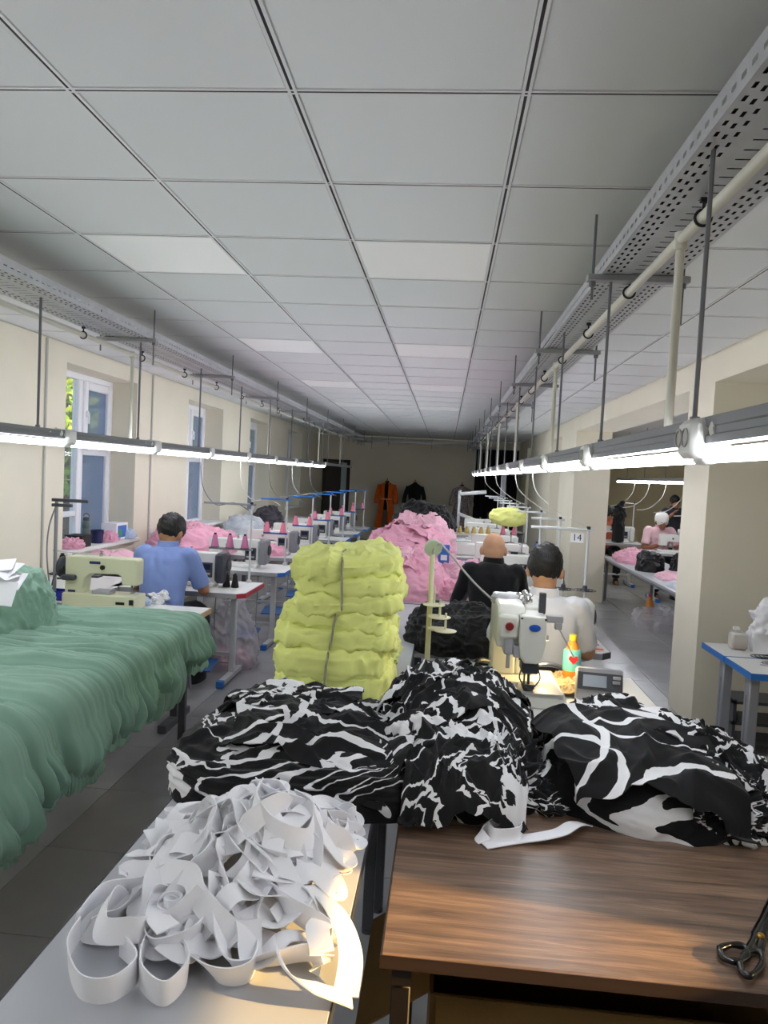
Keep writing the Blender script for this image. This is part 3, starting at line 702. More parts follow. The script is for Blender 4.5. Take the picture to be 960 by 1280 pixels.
for i, (x, y, a, lb) in enumerate(((.16, 2.135, .25, 'cream gathered elastic waist panel at the front of the crumpled skirts'), (-.02, 2.15, -.3, 'cream gathered elastic waist panel between the folded stack and the crumpled skirts'))):
    nn, mm = 40, 24; u = np.linspace(-.06, .06, nn)[:, None]; v = np.linspace(-.035, .035, mm)[None, :]
    ca, sa = math.cos(a), math.sin(a); X = x+u*ca-v*sa; Y = y+u*sa*.6+v*ca*.5; Zz = np.maximum(hf_mid(X, Y), TZ+.05)+.085+v*1.1+.004*np.sin(u*420)+.002*np.sin(v*500)
    P = np.stack(np.broadcast_arrays(X, Y, Zz), -1).astype(float); q = MB(); q.grid(P); q.grid(P+np.array((0, .012, -.01))); o = q.build('elastic_waistband', m_elas); tag(o, lb, 'waistband')
# ------------------------------------------------------------------ white elastic tape
m_tape = M('white elastic tape', (248, 248, 252), .7, spec=.25, bump=.35, bs=4, stretch=(1, 1, 1), sheen=.1)
def tape(pts, phi, parent, wd=.048, n=10, name='tape_strip', th=.0014):
    P = interp(pts, n); k = len(P); ph = np.interp(np.linspace(0, 1, k), np.linspace(0, 1, len(phi)), phi)
    up = Vector((0, 0, 1)); A = []; 
    for i in range(k):
        t = (P[min(i+1, k-1)]-P[max(i-1, 0)]).normalized(); sd = t.cross(up)
        sd = sd.normalized() if sd.length > 1e-4 else Vector((1, 0, 0)); n_ = sd.cross(t).normalized()
        a = math.radians(ph[i]); wv = (n_*math.cos(a)+sd*math.sin(a)); nn = t.cross(wv).normalized()
        A.append((P[i], wv, nn))
    q = MB(); rings = []
    for p, wv, nn in A: rings.append([p-wv*wd/2-nn*th, p-nn*th, p+wv*wd/2-nn*th, p+wv*wd/2+nn*th, p+nn*th, p-wv*wd/2+nn*th])
    q.loft(rings); return q.build(name, m_tape, parent, True, 60)
t = thing('elastic_tape_heap', 'tangled heap of loose white elastic tape on the grey table', 'elastic tape')
rnd = random.Random(5)
def tz_(x, y): return TZ+.17*math.exp(-((x+.40)/.19)**2-((y-1.68)/.21)**2)
for i in range(46):
    a0 = rnd.uniform(0, 2*PI); r0 = rnd.uniform(.02, .17); cx, cy = -.40+1.2*r0*math.cos(a0), 1.66+1.4*r0*math.sin(a0)
    k = rnd.randint(7, 12); a = rnd.uniform(0, 2*PI); pts = []; turn = rnd.choice((-1, 1))*rnd.uniform(.25, .95); x, y = cx, cy; lift = rnd.uniform(.0, .05)
    for j in range(k):
        st = rnd.uniform(.04, .085); a += turn*rnd.uniform(.3, 1.6); turn = -turn if rnd.random() < .22 else turn; x += st*math.cos(a); y += st*math.sin(a)*1.0
        if x < -.68: x = -.66; a = PI-a
        if x > -.17: x = -.19; a = PI-a
        if y < 1.34: y = 1.36; a = -a
        if y > 1.94: y = 1.92; a = -a
        pts.append((x, y, max(TZ+.028, tz_(x, y)+rnd.uniform(-.03, .02)+lift)))
    tape(pts, [rnd.uniform(-40, 60) for _ in range(4)] if i % 2 else [rnd.uniform(50, 95) for _ in range(4)], t)
def T(*pp): return [pz(x, y, TZ+h) for x, y, h in pp]
tape(T((345, 1180, .03), (250, 1160, .045), (190, 1175, .03), (175, 1215, .03), (205, 1242, .028), (235, 1210, .03), (218, 1178, .03)), [80, 20, 0, 0, 0, 20], t)
tape(T((100, 1160, .03), (85, 1190, .03), (100, 1232, .028), (140, 1236, .028), (172, 1208, .028), (150, 1180, .03)), [0, 5, 0, -5, 0], t)
tape(T((95, 1150, .03), (130, 1115, .05), (185, 1100, .06), (215, 1060, .09), (225, 1025, .12)), [20, 10, 30, 60, 80], t)
tape(T((205, 1150, .05), (235, 1185, .03), (270, 1218, .028), (310, 1215, .028), (322, 1185, .03), (315, 1150, .06), (330, 1110, .09)), [70, 60, 25, 10, 0, 30, 60], t)
tape(T((440, 1040, .028), (418, 1070, .02), (400, 1100, .03), (370, 1125, .05), (345, 1150, .06)), [80, 75, 85, 60, 40], t)
tape(T((345, 1180, .06), (360, 1215, .05), (395, 1235, .035), (440, 1250, .012)), [10, 40, 75, 88], t)
tape(T((345, 1100, .10), (385, 1110, .08), (420, 1140, .06), (438, 1190, .045), (432, 1245, .015)), [40, 60, 75, 80, 88], t)
tape(T((225, 1015, .12), (255, 1010, .13), (300, 1020, .13), (345, 1040, .11), (385, 1075, .07), (395, 1100, .05)), [60, 30, 20, 30, 50, 70], t)
tape(T((215, 1060, .11), (195, 1095, .09), (190, 1135, .06), (180, 1160, .035)), [85, 80, 70, 60], t)
for i, (cx, cy, h) in enumerate(((215, 1095, .06), (215, 1140, .05), (285, 1050, .10), (365, 1085, .08))):
    c = pz(cx, cy, TZ+h); pts = []
    for j in range(26): a = j*.62+i; r = .012+.0011*j; pts.append((c[0]+r*math.cos(a), c[1]+r*math.sin(a)*.9, c[2]+.01*math.sin(j*.2)))
    tape(pts, [10, -10, 15, 0], t, n=2)
# loose tape on the walnut desk
t = thing('elastic_tape', 'short loose piece of white elastic tape lying on the walnut desk', 'elastic tape')
tape(T((604, 1056, .004), (640, 1050, .006), (672, 1046, .014), (700, 1040, .022), (718, 1030, .03), (731, 1030, .012)), [88, 88, 86, 84, 80, 85], t)
tape(T((606, 1052, .006), (600, 1040, .016), (625, 1026, .026), (650, 1030, .028), (648, 1042, .024), (618, 1044, .022), (608, 1034, .022)), [75, 20, 10, 5, 10, 20], t, wd=.036)

# ------------------------------------------------------------------ tailor's shears
t = thing('tailor_shears', 'black handled tailor shears lying on the walnut desk', 'shears')
m_shear = M('black lacquered steel', (16, 16, 18), .18, .3, coat=.6); m_blade = M('dark blade steel', (60, 60, 64), .25, .9)
def S(x, y, h=.012): return pz(x, y, TZ+h)
def ringh(pix, name):
    P = interp([S(*p) for p in pix]+[S(*pix[0])], 5); q = MB(); q.tube(P, [.0062+.0018*math.sin(i*.5)**2 for i in range(len(P))], 10, flat=1.0); return q.build(name, m_shear, t)
ringh([(899, 1186), (905, 1198), (922, 1202), (934, 1196), (931, 1184), (914, 1181)], 'finger_loop')
ringh([(925, 1204), (936, 1190), (950, 1190), (953, 1205), (940, 1219), (928, 1216)], 'finger_loop')
q = MB(); P = interp([S(930, 1194), S(940, 1178), S(948, 1162), S(957, 1145), S(975, 1105, .01), S(990, 1060, .008)], 5); q.tube(P, [.008]*8+[.011]*8+[.012]*4+[.009, .008, .006, .005, .004, .003], 8, flat=.5); q.build('blade', m_shear, t)
q = MB(); P = interp([S(950, 1192), S(952, 1178), S(956, 1162), S(963, 1145, .014), S(985, 1105, .012), S(1005, 1065, .008)], 5); q.tube(P, [.008]*8+[.010]*8+[.011]*4+[.009, .008, .006, .005, .004, .003], 8, flat=.5); q.build('blade', m_blade, t)
q = MB(); c = S(951, 1170, .016); q.lathe([(0, .006), (.006, .005), (.008, .002), (.008, -.004)], c, 12); q.build('pivot_screw', M('brass screw', (190, 150, 70), .3, .9), t)
# ------------------------------------------------------------------ green trousers on the left table
m_green = cloth_mat('sage green jersey', (138, 172, 154), .05, .15, 1200)
GX1 = -1.50
long_table('grey framed table under the green trousers', -2.62, GX1, 1.5, 4.44, legmat=M('dark grey leg', (82, 84, 90), .45, .3), mat=m_white_lam)
def trousers(yc, wtop, wcuff, hang, seed, label, lift=.0, x0=-2.45, skew=0.0, cuff=True, out=.0, amp=.018, reach=0.0):
    """one garment laid across the table: u runs from the middle of the table over the edge and down to a gathered cuff"""
    n, m = 96, 84; Lt = GX1+out-x0; rb = .045; arc = rb*PI/2; L = Lt+arc+hang
    u = np.linspace(0, L, n)[:, None]; v = np.linspace(-1, 1, m)[None, :]
    h = np.clip((u-Lt-arc)/max(hang, .01), 0, 1); g = np.clip((u-(L-.055))/.055, 0, 1) if cuff else 0*u
    wd = (wtop*(1-.10*np.clip(u/Lt, 0, 1)))*(1-h)+wcuff*1.15*h; wd = wd*(1-.22*g)
    vv = v*wtop+.10*pn(P3(u*2.2+seed, v*1.5, seed*2))+.12*u*np.sign(math.sin(seed*7))
    fo = (billow(P3(u*.9+seed, vv*6.5, seed), 1)-.25)*amp*2.2*(.5+1.3*h)
    fo = fo+(billow(P3(u*1.7+seed, vv*23, seed+4), 1)-.3)*amp*.22*(.25+np.clip((u-.5*Lt)/(.5*Lt+hang), 0, 1)*1.1)
    fo = fo+ridge(P3(u*1.1+seed*2, vv*6+.3*pn(P3(u*4, v*2, seed)), seed+8), 2, 4.0)*amp*1.3*(.6+h)
    # elastic ribs at the cuff
    fo = fo+g*.006*np.sin(v*wcuff*300+3*pn(P3(u*20, v*8, seed)))
    fo = fo+.03*pn(P3(u*3.2, v*2.2+seed, seed))*(1-h)
    a = np.clip((u-Lt)/arc, 0, 1)*PI/2
    X = np.where(u < Lt, x0+u, GX1+out+rb*np.sin(a)); Z = np.where(u < Lt, rb, rb*np.cos(a))-np.maximum(0, u-Lt-arc)
    NX = np.sin(a); NZ = np.cos(a)
    round_ = .06*(1-np.abs(v)**3)*np.sin(np.clip(h, 0, 1)*PI*.8)*(1-.5*g)
    edge = (1-np.abs(v)**6)
    d = fo*edge+round_+lift*(1-.45*h)+.058*(1-np.abs(v)**2.2)*(1-.6*h)
    X = X+NX*d; Z = TZ-rb+Z+rb*0+NZ*d+.004
    Z = np.where(u < Lt, np.maximum(Z, TZ+.004), Z)
    Y = yc+v*wd/2+skew*u*.3+reach*h+.02*pn(P3(u*4, v*2, seed+9))
    P = np.stack(np.broadcast_arrays(X, Y, Z), -1).astype(float)
    P[..., 0] = np.maximum(P[..., 0], np.where(P[..., 2] < TZ-.005, GX1+.012, -9))
    N = normals(P); N *= np.sign((N*np.stack(np.broadcast_arrays(NX+0*v, 0*v+0*u, NZ+0*v), -1)).sum(-1, keepdims=True))
    Q = P-N*.006; Q[..., 0] = np.where(Q[..., 2] < TZ, np.maximum(Q[..., 0], GX1+.004), Q[..., 0])
    q = MB(); q.grid(P); o = n*m; q.grid(Q)
    per = [(i, 0) for i in range(n)]+[(n-1, j) for j in range(1, m)]+[(i, m-1) for i in range(n-2, -1, -1)]+[(0, j) for j in range(m-2, 0, -1)]
    for k in range(len(per)):
        i0 = per[k][0]*m+per[k][1]; b_ = per[(k+1) % len(per)]; b_ = b_[0]*m+b_[1]; q.f.append((i0, b_, o+b_, o+i0)); q.mi.append(0)
    ob = q.build('trousers', m_green, None, True, 80)
    if cuff:
        row = P[-2]; y0, y1 = row[:, 1].min(), row[:, 1].max(); xc = np.median(row[:, 0])-.012; zc = row[:, 2].mean(); wc = (y1-y0)*.42; q = MB(); rr = []
        for zz, k in ((.035, 1.0), (.025, .93), (0, .90), (-.03, .92), (-.045, 1.0), (-.05, .9), (-.02, .8)):
            rg_ = []
            for j in range(120):
                a_ = 2*PI*j/120; rb_ = 1+.06*math.sin(a_*30+zz*20)+.05*math.sin(a_*7+seed); rg_.append((xc+max(-.9, math.sin(a_))*.042*k*rb_, (y0+y1)/2+math.cos(a_)*wc*k*(1+.02*math.sin(a_*30)), zc+zz+.006*math.sin(a_*9+seed)))
            rr.append(rg_)
        q.loft(rr, cap=False); q.build('cuff', m_green, ob, True, 80)
    tag(ob, label, 'trousers', 'green trousers on the left table'); return ob
trousers(4.17, .56, .40, .14, 1.0, 'green trousers at the far table corner, cuff over the corner leg', lift=.012, amp=.03)
trousers(3.72, .62, .56, .27, 2.3, 'green trousers hanging flat and low with a straight hem beside the table leg', lift=.0, cuff=False, amp=.012)
trousers(3.58, .52, .26, .13, 5.1, 'green trousers with narrow ribbed cuff, next to the flat hanging pair', lift=.02, out=.0, amp=.034, reach=-.05)
trousers(3.34, .50, .26, .17, 6.1, 'green trousers with a small bunched cuff in the middle of the table', lift=.026, out=.005, amp=.034, reach=-.06)
trousers(3.10, .50, .28, .18, 7.7, 'green trousers with twin ribbed cuffs, beside the widest pair', lift=.032, out=.01, amp=.034, reach=-.04)
trousers(2.74, .58, .36, .20, 9.2, 'green trousers with the widest gathered cuff, smooth wide leg above it', lift=.04, out=.012, amp=.024, reach=-.02)
trousers(2.36, .42, .32, .16, 12.4, 'green trousers with stacked ribbed cuffs at the near end of the row', lift=.05, out=.02, amp=.034)
trousers(2.10, .46, .34, .20, 15.4, 'green trousers at the near end of the table, overlapping the stacked cuffs', lift=.04, out=.02, amp=.034)
o = heap('green_garment_heap', m_green, (-2.36, 3.62, TZ+.035), ell_R(.30, .40, 2.6, wob=.06), .34, n=80, m=170, amp=.022, fs=5, aniso=(2.2, 2.2, .35), a=.6, b=.7, seed=8.8); tag(o, 'tall green garment pile with white paper tags on the left table', 'garment pile')
m_paper = M('white paper tag', (240, 240, 244), .7)
rnd = random.Random(3)
def hfg(x, y): return TZ+.035
for i, (x, y, rx, rz) in enumerate(((6, 706, .35, .3), (12, 712, .5, -.2), (2, 722, .5, .9), (18, 726, .6, .1), (8, 742, 1.15, 0), (4, 716, .4, 1.4))):
    c = py(x, y, 3.32-.01*i if i != 4 else 3.22); q = MB(); q.box((0, 0, 0), (.085, .115, .0012)); o = q.build('paper_tag', m_paper, None, False); o.location = c; o.rotation_euler = (rx, rnd.uniform(-.2, .2), rz)
    tag(o, 'white paper size tag lying on the tall green garment pile' if i != 4 else 'white paper tag hanging upright on the side of the green pile', 'paper tag', 'tags on the green pile')
# ------------------------------------------------------------------ yellow bundles on the middle table
m_yel = cloth_mat('lime yellow jersey', (238, 243, 148), .05, .12, 1200)
m_tie = M('striped selvedge strip', (176, 172, 150), .8, col2=(90, 88, 70), vs=60, stretch=(1, 1, .1))
def bundle(label, c, r, seed, layers, tie=True, amp=.022, tilt=0.0, flare=0.0):
    """folded garments stacked in layers and tied round the middle"""
    t = thing('garment_bundle', label, 'garment bundle', c, 0, 'yellow bundles'); rg = random.Random(int(seed*10)); hz = 2*r[2]/layers
    for k in range(layers):
        zc = -r[2]+hz*(k+.5); f = zc/r[2]; top = k == layers-1; sx = 1+rg.uniform(-.07, .05)-.05*f*f; sy = 1+rg.uniform(-.07, .05)
        sd = seed+k*3.7
        def disp(P, N):
            d = (fold(P*np.array((1, 1, .6)), 4.5, (1.3, 1, 1.5), .8, 2, 1.4, sd)-.5)*amp*1.6
            d = d+(fold(P, 11, (1.4, .8, .6), .9, 2, 1.4, sd+2)-.5)*amp*.95
            side = (1-np.abs(N[..., 2])).clip(0, 1); d = d+side*.010*np.sin(P[..., 2]*210+3*pn(P*7+sd))
            if tie: d = d-(.010+.010*side)*np.exp(-(P[..., 0]/.045)**2)
            if flare: d = d+side*flare*(fold(P, 16, (1, 1, 1.5), .8, 2, 1.4, sd+9)-.3)
            return d
        R_ = Matrix.Rotation(rg.uniform(-.10, .10), 3, 'Z') @ Matrix.Rotation(tilt*(1 if top else .5)+rg.uniform(-.03, .03), 3, 'Y') @ Matrix.Rotation(rg.uniform(-.04, .04), 3, 'X')
        blob('folded_garment', m_yel, (rg.uniform(-.012, .012), rg.uniform(-.012, .012), zc), (r[0]*sx, r[1]*sy, hz*(.82 if not top else .9)), .55, .5, 44, 130, disp, R_, t)
    if tie:
        pts = []
        for a in np.linspace(0, 2*PI, 41):
            e = .45; y = (r[1]+.010)*math.copysign(abs(math.cos(a))**e, math.cos(a)); z = (r[2]+.012)*math.copysign(abs(math.sin(a))**e, math.sin(a)); pts.append(Vector((.006*math.sin(3*a)+tilt*z, y, z)))
        q = MB(); q.tube(pts, .010, 6, flat=.5); q.build('tie_strip', m_tie, t)
        if r[2] > .12:
            q = MB(); kp = Vector((-.01, -r[1]*.86, r[2]*.95))
            for k in range(5):
                a = -1.2+k*.5; q.tube(interp([kp, kp+Vector((.05*math.cos(a)-.02, -.025, .016)), kp+Vector((.10*math.cos(a)-.05, -.035, .012*k-.04))], 3), .006, 6, flat=.5)
            o = q.build('knot', m_tie, t); o['kind'] = 'stuff'
    return t
Zs = TZ
bundle('lowest yellow garment bundle tied with a grey strip, resting on the table', (-.46, 3.25, Zs+.115), (.265, .23, .105), 3.3, 2)
bundle('middle yellow garment bundle of the stack, loosely folded', (-.44, 3.27, Zs+.30), (.26, .23, .08), 9.3, 2, tilt=.05)
bundle('top yellow garment bundle, the largest, knotted with a striped strip', (-.41, 3.28, Zs+.495), (.25, .23, .118), 5.9, 3, tilt=-.10, amp=.026)
bundle('rear yellow garment stack at table level behind the tied bundles', (-.38, 3.76, Zs+.145), (.185, .21, .13), 13.3, 4, False, .03, flare=.022)
bundle('rear yellow garment stack on top of another, with ruffled edges', (-.38, 3.76, Zs+.395), (.18, .20, .115), 17.3, 4, False, .03, flare=.022)
# ------------------------------------------------------------------ pink heaps
m_pink = cloth_mat('pink jersey', (236, 172, 194), .07, .12, 1200)
m_pink2 = cloth_mat('light pink jersey', (240, 190, 206), .06, .12, 1200)
m_blk = cloth_mat('black jersey', (26, 26, 28), .1, .15, 1200)
m_blu = cloth_mat('light blue jersey', (140, 170, 222), .06, .12, 1200)
def pile(label, c, a, b, h, seed, mat, n=60, m=130, amp=.032, fs=5.5, cat='garment pile', name='garment_heap', e=2.3, wob=.08, group=None, **k):
    o = heap(name, mat, c, ell_R(a, b, e, wob=wob, seed=seed), h, n=n, m=m, amp=amp, fs=fs, seed=seed, warp=.7, a=k.pop('pa', .7), b=k.pop('pb', .85), **k); return tag(o, label, cat, group)
pile('near low pink garment heap spilling to the edge of the middle table', (-.33, 6.15, TZ), .40, .50, .30, 2.7, m_pink, 80, 180)
pile('pink garments slumped at table edge beside the blue garments', (.02, 5.98, TZ), .22, .17, .15, 21.7, m_pink)
pile('big high pink garment heap, black clothes lying on top', (-.35, 7.55, TZ), .44, .85, .46, 6.2, m_pink, 90, 190)
pile('far pink garment heap behind the big one', (-.25, 9.0, TZ), .42, .45, .52, 8.2, m_pink2)
pile('black clothes thrown over the top of the pink heap', (-.24, 9.3, TZ+.30), .40, .50, .32, 10.2, m_blk)
pile('loose pink garments on the right hand table behind the blue ones', (.22, 7.05, TZ), .26, .24, .20, 12.8, m_pink2)
def hfp(c, a, b, h): return lambda x, y: c[2]+dome(x, y, c, a, b, h, 2.2)
toss(10, hfp((-.33, 6.15, TZ), .40, .50, .27), (-.58, -.12, 5.85, 6.4), .36, [m_pink, m_pink2], 21, 'pink garment tossed onto the near low pink heap', 'pink garments of the near heap', 'pink_garment', .024, 7, (1, 2.2, 1), .01, 50)
toss(10, hfp((-.35, 7.55, TZ), .44, .85, .43), (-.6, -.1, 6.95, 8.1), .42, [m_pink, m_pink2], 22, 'pink garment lying on the big high pink heap', 'pink garments of the big heap', 'pink_garment', .026, 6, (1, 2.2, 1), .012, 46)
pile('light blue garments heaped on the table beside the bald worker', (.20, 6.18, TZ), .20, .13, .12, 15.5, m_blu)
# ------------------------------------------------------------------ sewing machines, machine tables, thread stands
ORD = ['first', 'second', 'third', 'fourth', 'fifth', 'sixth', 'seventh', 'eighth', 'ninth']
m_mw = M('white machine enamel', (234, 234, 230), .3, coat=.2)
m_mc = M('cream green machine enamel', (214, 214, 182), .35, coat=.2)
m_mg = M('grey machine cover', (132, 134, 140), .4)
m_mg2 = M('dark grey plastic', (66, 68, 74), .45)
m_chrome = M('bright chrome', (200, 200, 204), .2, 1.0)
m_blk_pl = M('black plastic', (24, 24, 28), .4)
m_scr = M('dark display', (34, 42, 60), .15)
m_blue_e = M('blue edge trim', (44, 112, 190), .4)
m_red_e = M('red edge trim', (186, 58, 74), .4)
m_gray_e = M('grey edge trim', (168, 168, 172), .4)
m_wleg = M('white painted steel', (206, 208, 210), .4)
m_pink_c = M('pink thread', (238, 138, 164), .8, bump=.3, bs=300)
m_blk_c = M('black thread', (34, 28, 28), .85, bump=.3, bs=300)
m_blue_c = M('blue thread', (60, 100, 180), .8, bump=.3, bs=300)
m_wht_c = M('white thread', (236, 236, 236), .8, bump=.3, bs=300)
m_vio_c = M('violet thread', (70, 60, 180), .8, bump=.3, bs=300)
def machine_parts(t, body=m_mw, cap=m_mg, bedh=.035, flip=1, wheel=False, panel=True):
    q = MB(); q.box((-.01, 0, bedh/2), (.50, .178, bedh), bev=.008); q.build('bed', body, t)
    q = MB(); z0, z1 = bedh-.004, .275+bedh-.035
    q.prism([(-.255, z1-.175), (-.255, z1-.012), (-.243, z1), (.225, z1), (.24, z1-.012), (.24, z0), (.115, z0), (.105, z0+.10), (.085, z1-.125), (.06, z1-.112), (-.12, z1-.108), (-.145, z1-.12), (-.15, z1-.175)], -.052, .052, 'y')
    o = q.build('arm', body, t, True, 25); bv = o.modifiers.new('bevel', 'BEVEL'); bv.width = .008; bv.segments = 2; bv.limit_method = 'ANGLE'
    q = MB(); q.cyl((-.2, 0, bedh+.005), (-.2, 0, z1-.17), .0045, n=8); q.box((-.2, -.004, bedh+.055), (.02, .018, .03), bev=.003); q.build('needle_bar', m_chrome, t)
    q = MB(); q.box((-.2, -.012, bedh+.006), (.022, .045, .005), bev=.002); q.cyl((-.2, .012, bedh+.004), (-.2, .012, z1-.16), .004, n=8); q.build('presser_foot', m_chrome, t)
    if cap is not None:
        q = MB(); q.box((.287, 0, .155), (.09, .17, .245), bev=.022); o = q.build('motor_cover', cap, t)
        q = MB(); q.lathe([(.0, .018), (.045, .016), (.052, .008), (.052, 0)], (.332, 0, .175), 18, ax='x'); q.build('hand_wheel', m_mg2, o)
    if wheel:
        q = MB(); q.lathe([(.028, -.012), (.066, -.012), (.07, -.005), (.07, .005), (.066, .012), (.028, .012)], (.285, 0, z1-.085), 22, ax='x'); q.cyl((.23, 0, z1-.085), (.30, 0, z1-.085), .012); q.build('hand_wheel', m_mg2, t)
    if panel:
        q = MB(); q.box((.165, -.058, z0+.105), (.11, .012, .12), bev=.004); p = q.build('control_panel', m_mg2, t)
        q = MB(); q.box((.165, -.066, z0+.13), (.08, .004, .045)); q.build('display', m_scr, p, False)
        q = MB(); 
        q.box((.165, -.066, z0+.075), (.08, .004, .016), bev=.002); q.build('button_strip', m_gray_e, p)
    q = MB(); q.lathe([(.012, 0), (.012, .02), (.006, .024), (.006, .03), (.014, .032), (.014, .036), (0, .037)], (.02, .0, z1), 12); q.build('thread_post', m_chrome, t)
    q = MB(); q.lathe([(0, -.022), (.014, -.02), (.014, -.004), (.008, -.002), (.008, .004)], (-.07, -.052, z1-.06), 12, ax='y'); q.build('tension_knob', m_chrome, t)
    return t
def mtable(label, xr, y0, y1, edge, wd=1.08, group=None, ply=False, front_edge=m_gray_e, pedal=True, z=TZ):
    t = thing('machine_table', label, 'sewing table', (xr-wd/2, (y0+y1)/2, 0), 0, group); hx, hy = wd/2, (y1-y0)/2; ch = .06
    out = [(-hx, -hy), (hx-ch, -hy), (hx, -hy+ch), (hx, hy), (-hx, hy)]
    ins = [(-hx+.008, -hy+.008), (hx-ch-.004, -hy+.008), (hx-.008, -hy+ch+.004), (hx-.008, hy-.008), (-hx+.008, hy-.008)]
    q = MB(); q.prism(ins, z-.036, z); q.build('tabletop', m_white_lam, t, False)
    q = MB(); k = len(out)
    for i in range(k):
        a, b_, c, d = out[i], out[(i+1) % k], ins[(i+1) % k], ins[i]; mi = 1 if i in (1, 2) else 0
        q.prism([a, b_, c, d], z-.037, z-.0008, mi=mi)
    q.build('edge_trim', [front_edge, edge], t, False)
    for sx in (-1, 1):
        q = MB(); x = sx*(hx-.17)
        q.box((x, .02, (z-.04)/2+.02), (.045, .06, z-.045), bev=.004); leg = q.build('leg', m_wleg, t)
        q = MB(); q.box((x, 0, .03), (.05, 2*hy-.06, .045), bev=.004); q.build('foot_bar', m_wleg, leg); q = MB(); q.box((x, 0, z-.05), (.04, 2*hy-.08, .024)); q.build('top_bar', m_wleg, leg)
        for s in (-1, 1): q = MB(); q.box((x, s*(hy-.03), .028), (.056, .055, .056), bev=.005); q.build('foot_cap', edge if edge is not m_red_e else m_blue_e, leg)
    q = MB(); q.box((0, .06, .18), (2*hx-.38, .03, .03)); q.build('stretcher', m_wleg, t, False)
    if pedal:
        q = MB(); q.box((.10, -.06, .11), (.30, .22, .012), rot=Matrix.Rotation(.22, 3, 'X')); q.build('pedal', m_blue_e, t, False)
        q = MB(); q.cyl((.2, .03, .13), (.2, .06, z-.06), .005, n=6); q.build('pedal_rod', m_chrome, t)
    return t
def stand_parts(t, top=.68, barmat=m_wleg, dx=-.28, shelf=.34, cones=2, sh=True, polemat=m_wleg, wire=False):
    q = MB(); q.lathe([(.022, 0), (.022, .02), (.0095, .028), (.0095, top)], n=10); q.build('pole', polemat, t)
    q = MB(); q.box((dx/2+.01, 0, top), (abs(dx)+.05, .026, .018), bev=.003); o = q.build('guide_bar', barmat, t)
    q = MB(); q.box((.0, 0, top+.012), (.022, .032, .02), bev=.003); q.build('end_clip', m_blk_pl, o)
    if sh:
        q = MB(); q.box((dx*.42, 0, shelf), (abs(dx)*.95, .026, .016), bev=.003); s = q.build('cone_shelf', barmat, t)
        for k in range(cones):
            x = dx*(.12+.5*k/max(1, cones-1)*1.3); q = MB(); q.lathe([(.04, .008), (.042, .011), (.012, .014), (.004, .016), (.004, .13), (0, .132)], (x, -.0, shelf), 14); q.build('spool_pin', m_mg2, s)
    if wire:
        for x in (0, -.14):
            q = MB()
            for r in (.03, .052, .072): q.tube([(x+r*math.cos(a), r*math.sin(a)*.9, shelf) for a in np.linspace(0, 2*PI, 25)], .0022, 5)
            q.lathe([(.018, 0), (.014, .03), (.006, .035), (.003, .04), (.003, .12)], (x, 0, shelf), 10); o = q.build('wire_spool_plate', m_mg2, t); o['kind'] = 'stuff'
    return t
CONES = {}
def cone(label, loc, mat, h=.105, r=.034, group='thread cones', big=1.0):
    key = (mat.name, h, r)
    t = thing('thread_cone', label, 'thread cone', loc, 0, group)
    if key not in CONES:
        q = MB(); q.lathe([(r*.9, 0), (r, .004), (r*.97, .012), (r*.52, h-.006), (r*.45, h)], n=16); c1 = q.mesh('thread', mat)
        q = MB(); q.lathe([(r*.36, h), (r*.34, h+.014), (r*.2, h+.015), (0, h+.015)], n=12); CONES[key] = (c1, q.mesh('core', m_blk_pl))
    a, b_ = CONES[key]; link('thread', a, t); link('core', b_, t); return t
# ---- left row by the windows: the operators face the far wall
LP = [6.12, 7.38, 8.58, 9.78, 10.98, 12.18, 13.38]
def mach(label, loc, rz=0.0, group=None, **k): return machine_parts(thing('sewing_machine', label, 'sewing machine', loc, rz, group), **k)
base_m = None; base_s = None; base_r = None
for i, yp in enumerate(LP):
    xr = [-1.50, -1.47, -1.42, -1.40, -1.38, -1.36, -1.34][i]; wh = ORD[i]+' station of the window row'
    edge = m_red_e if i == 0 else m_blue_e
    mtable('sewing table with '+('red' if i == 0 else 'blue')+' end trim, '+wh, xr, yp-.60, yp+.04, edge, group='window row sewing tables')
    mx, my = xr-.56, yp-.28
    if i == 0: base0 = mach('white sewing machine with black end cover, '+wh, (mx, my, TZ), cap=m_mg2)
    elif base_m is None: base_m = mach('white sewing machine with grey motor cover, '+wh, (mx, my, TZ), group='window row sewing machines')
    else: dup(base_m, (mx, my, TZ), 0, 'white sewing machine with grey motor cover, '+wh)
    sx = xr-.125
    if i == 0: stand_parts(thing('thread_stand', 'thread stand with dark guide bar, '+wh, 'thread stand', (sx, yp, TZ)), .665, m_mg, -.40, .28, 3)
    elif base_s is None: base_s = stand_parts(thing('thread_stand', 'white thread stand with blue guide bar and shelf, '+wh, 'thread stand', (sx, yp, TZ), 0, 'blue thread stands'), .67, m_blue_e, -.26, .32, 2)
    else: dup(base_s, (sx, yp, TZ), 0, 'white thread stand with blue guide bar and shelf, '+wh)
    if i == 0:
        for k in range(3): cone('mauve thread cone on the dark shelf, '+wh, (sx-.40*(.12+.325*k), yp, TZ+.292), M('mauve thread', (196, 120, 160), .8), group='cones of the first window station')
        cone('pink thread cone standing alone on the table, '+wh, (sx-.42, yp-.03, TZ+.001), m_pink_c)
        for k in range(2): cone('black thread cone beside the machine, '+wh, (xr-.23+.07*k, yp-.30, TZ+.001), m_blk_c, .10, .032, group='black cones of the first window station')
    else:
        for k in range(2): cone('pink thread cone on blue shelf, '+wh, (sx-.26*(.12+.65*k), yp, TZ+.332), m_pink_c, group='pink cones of the window row')
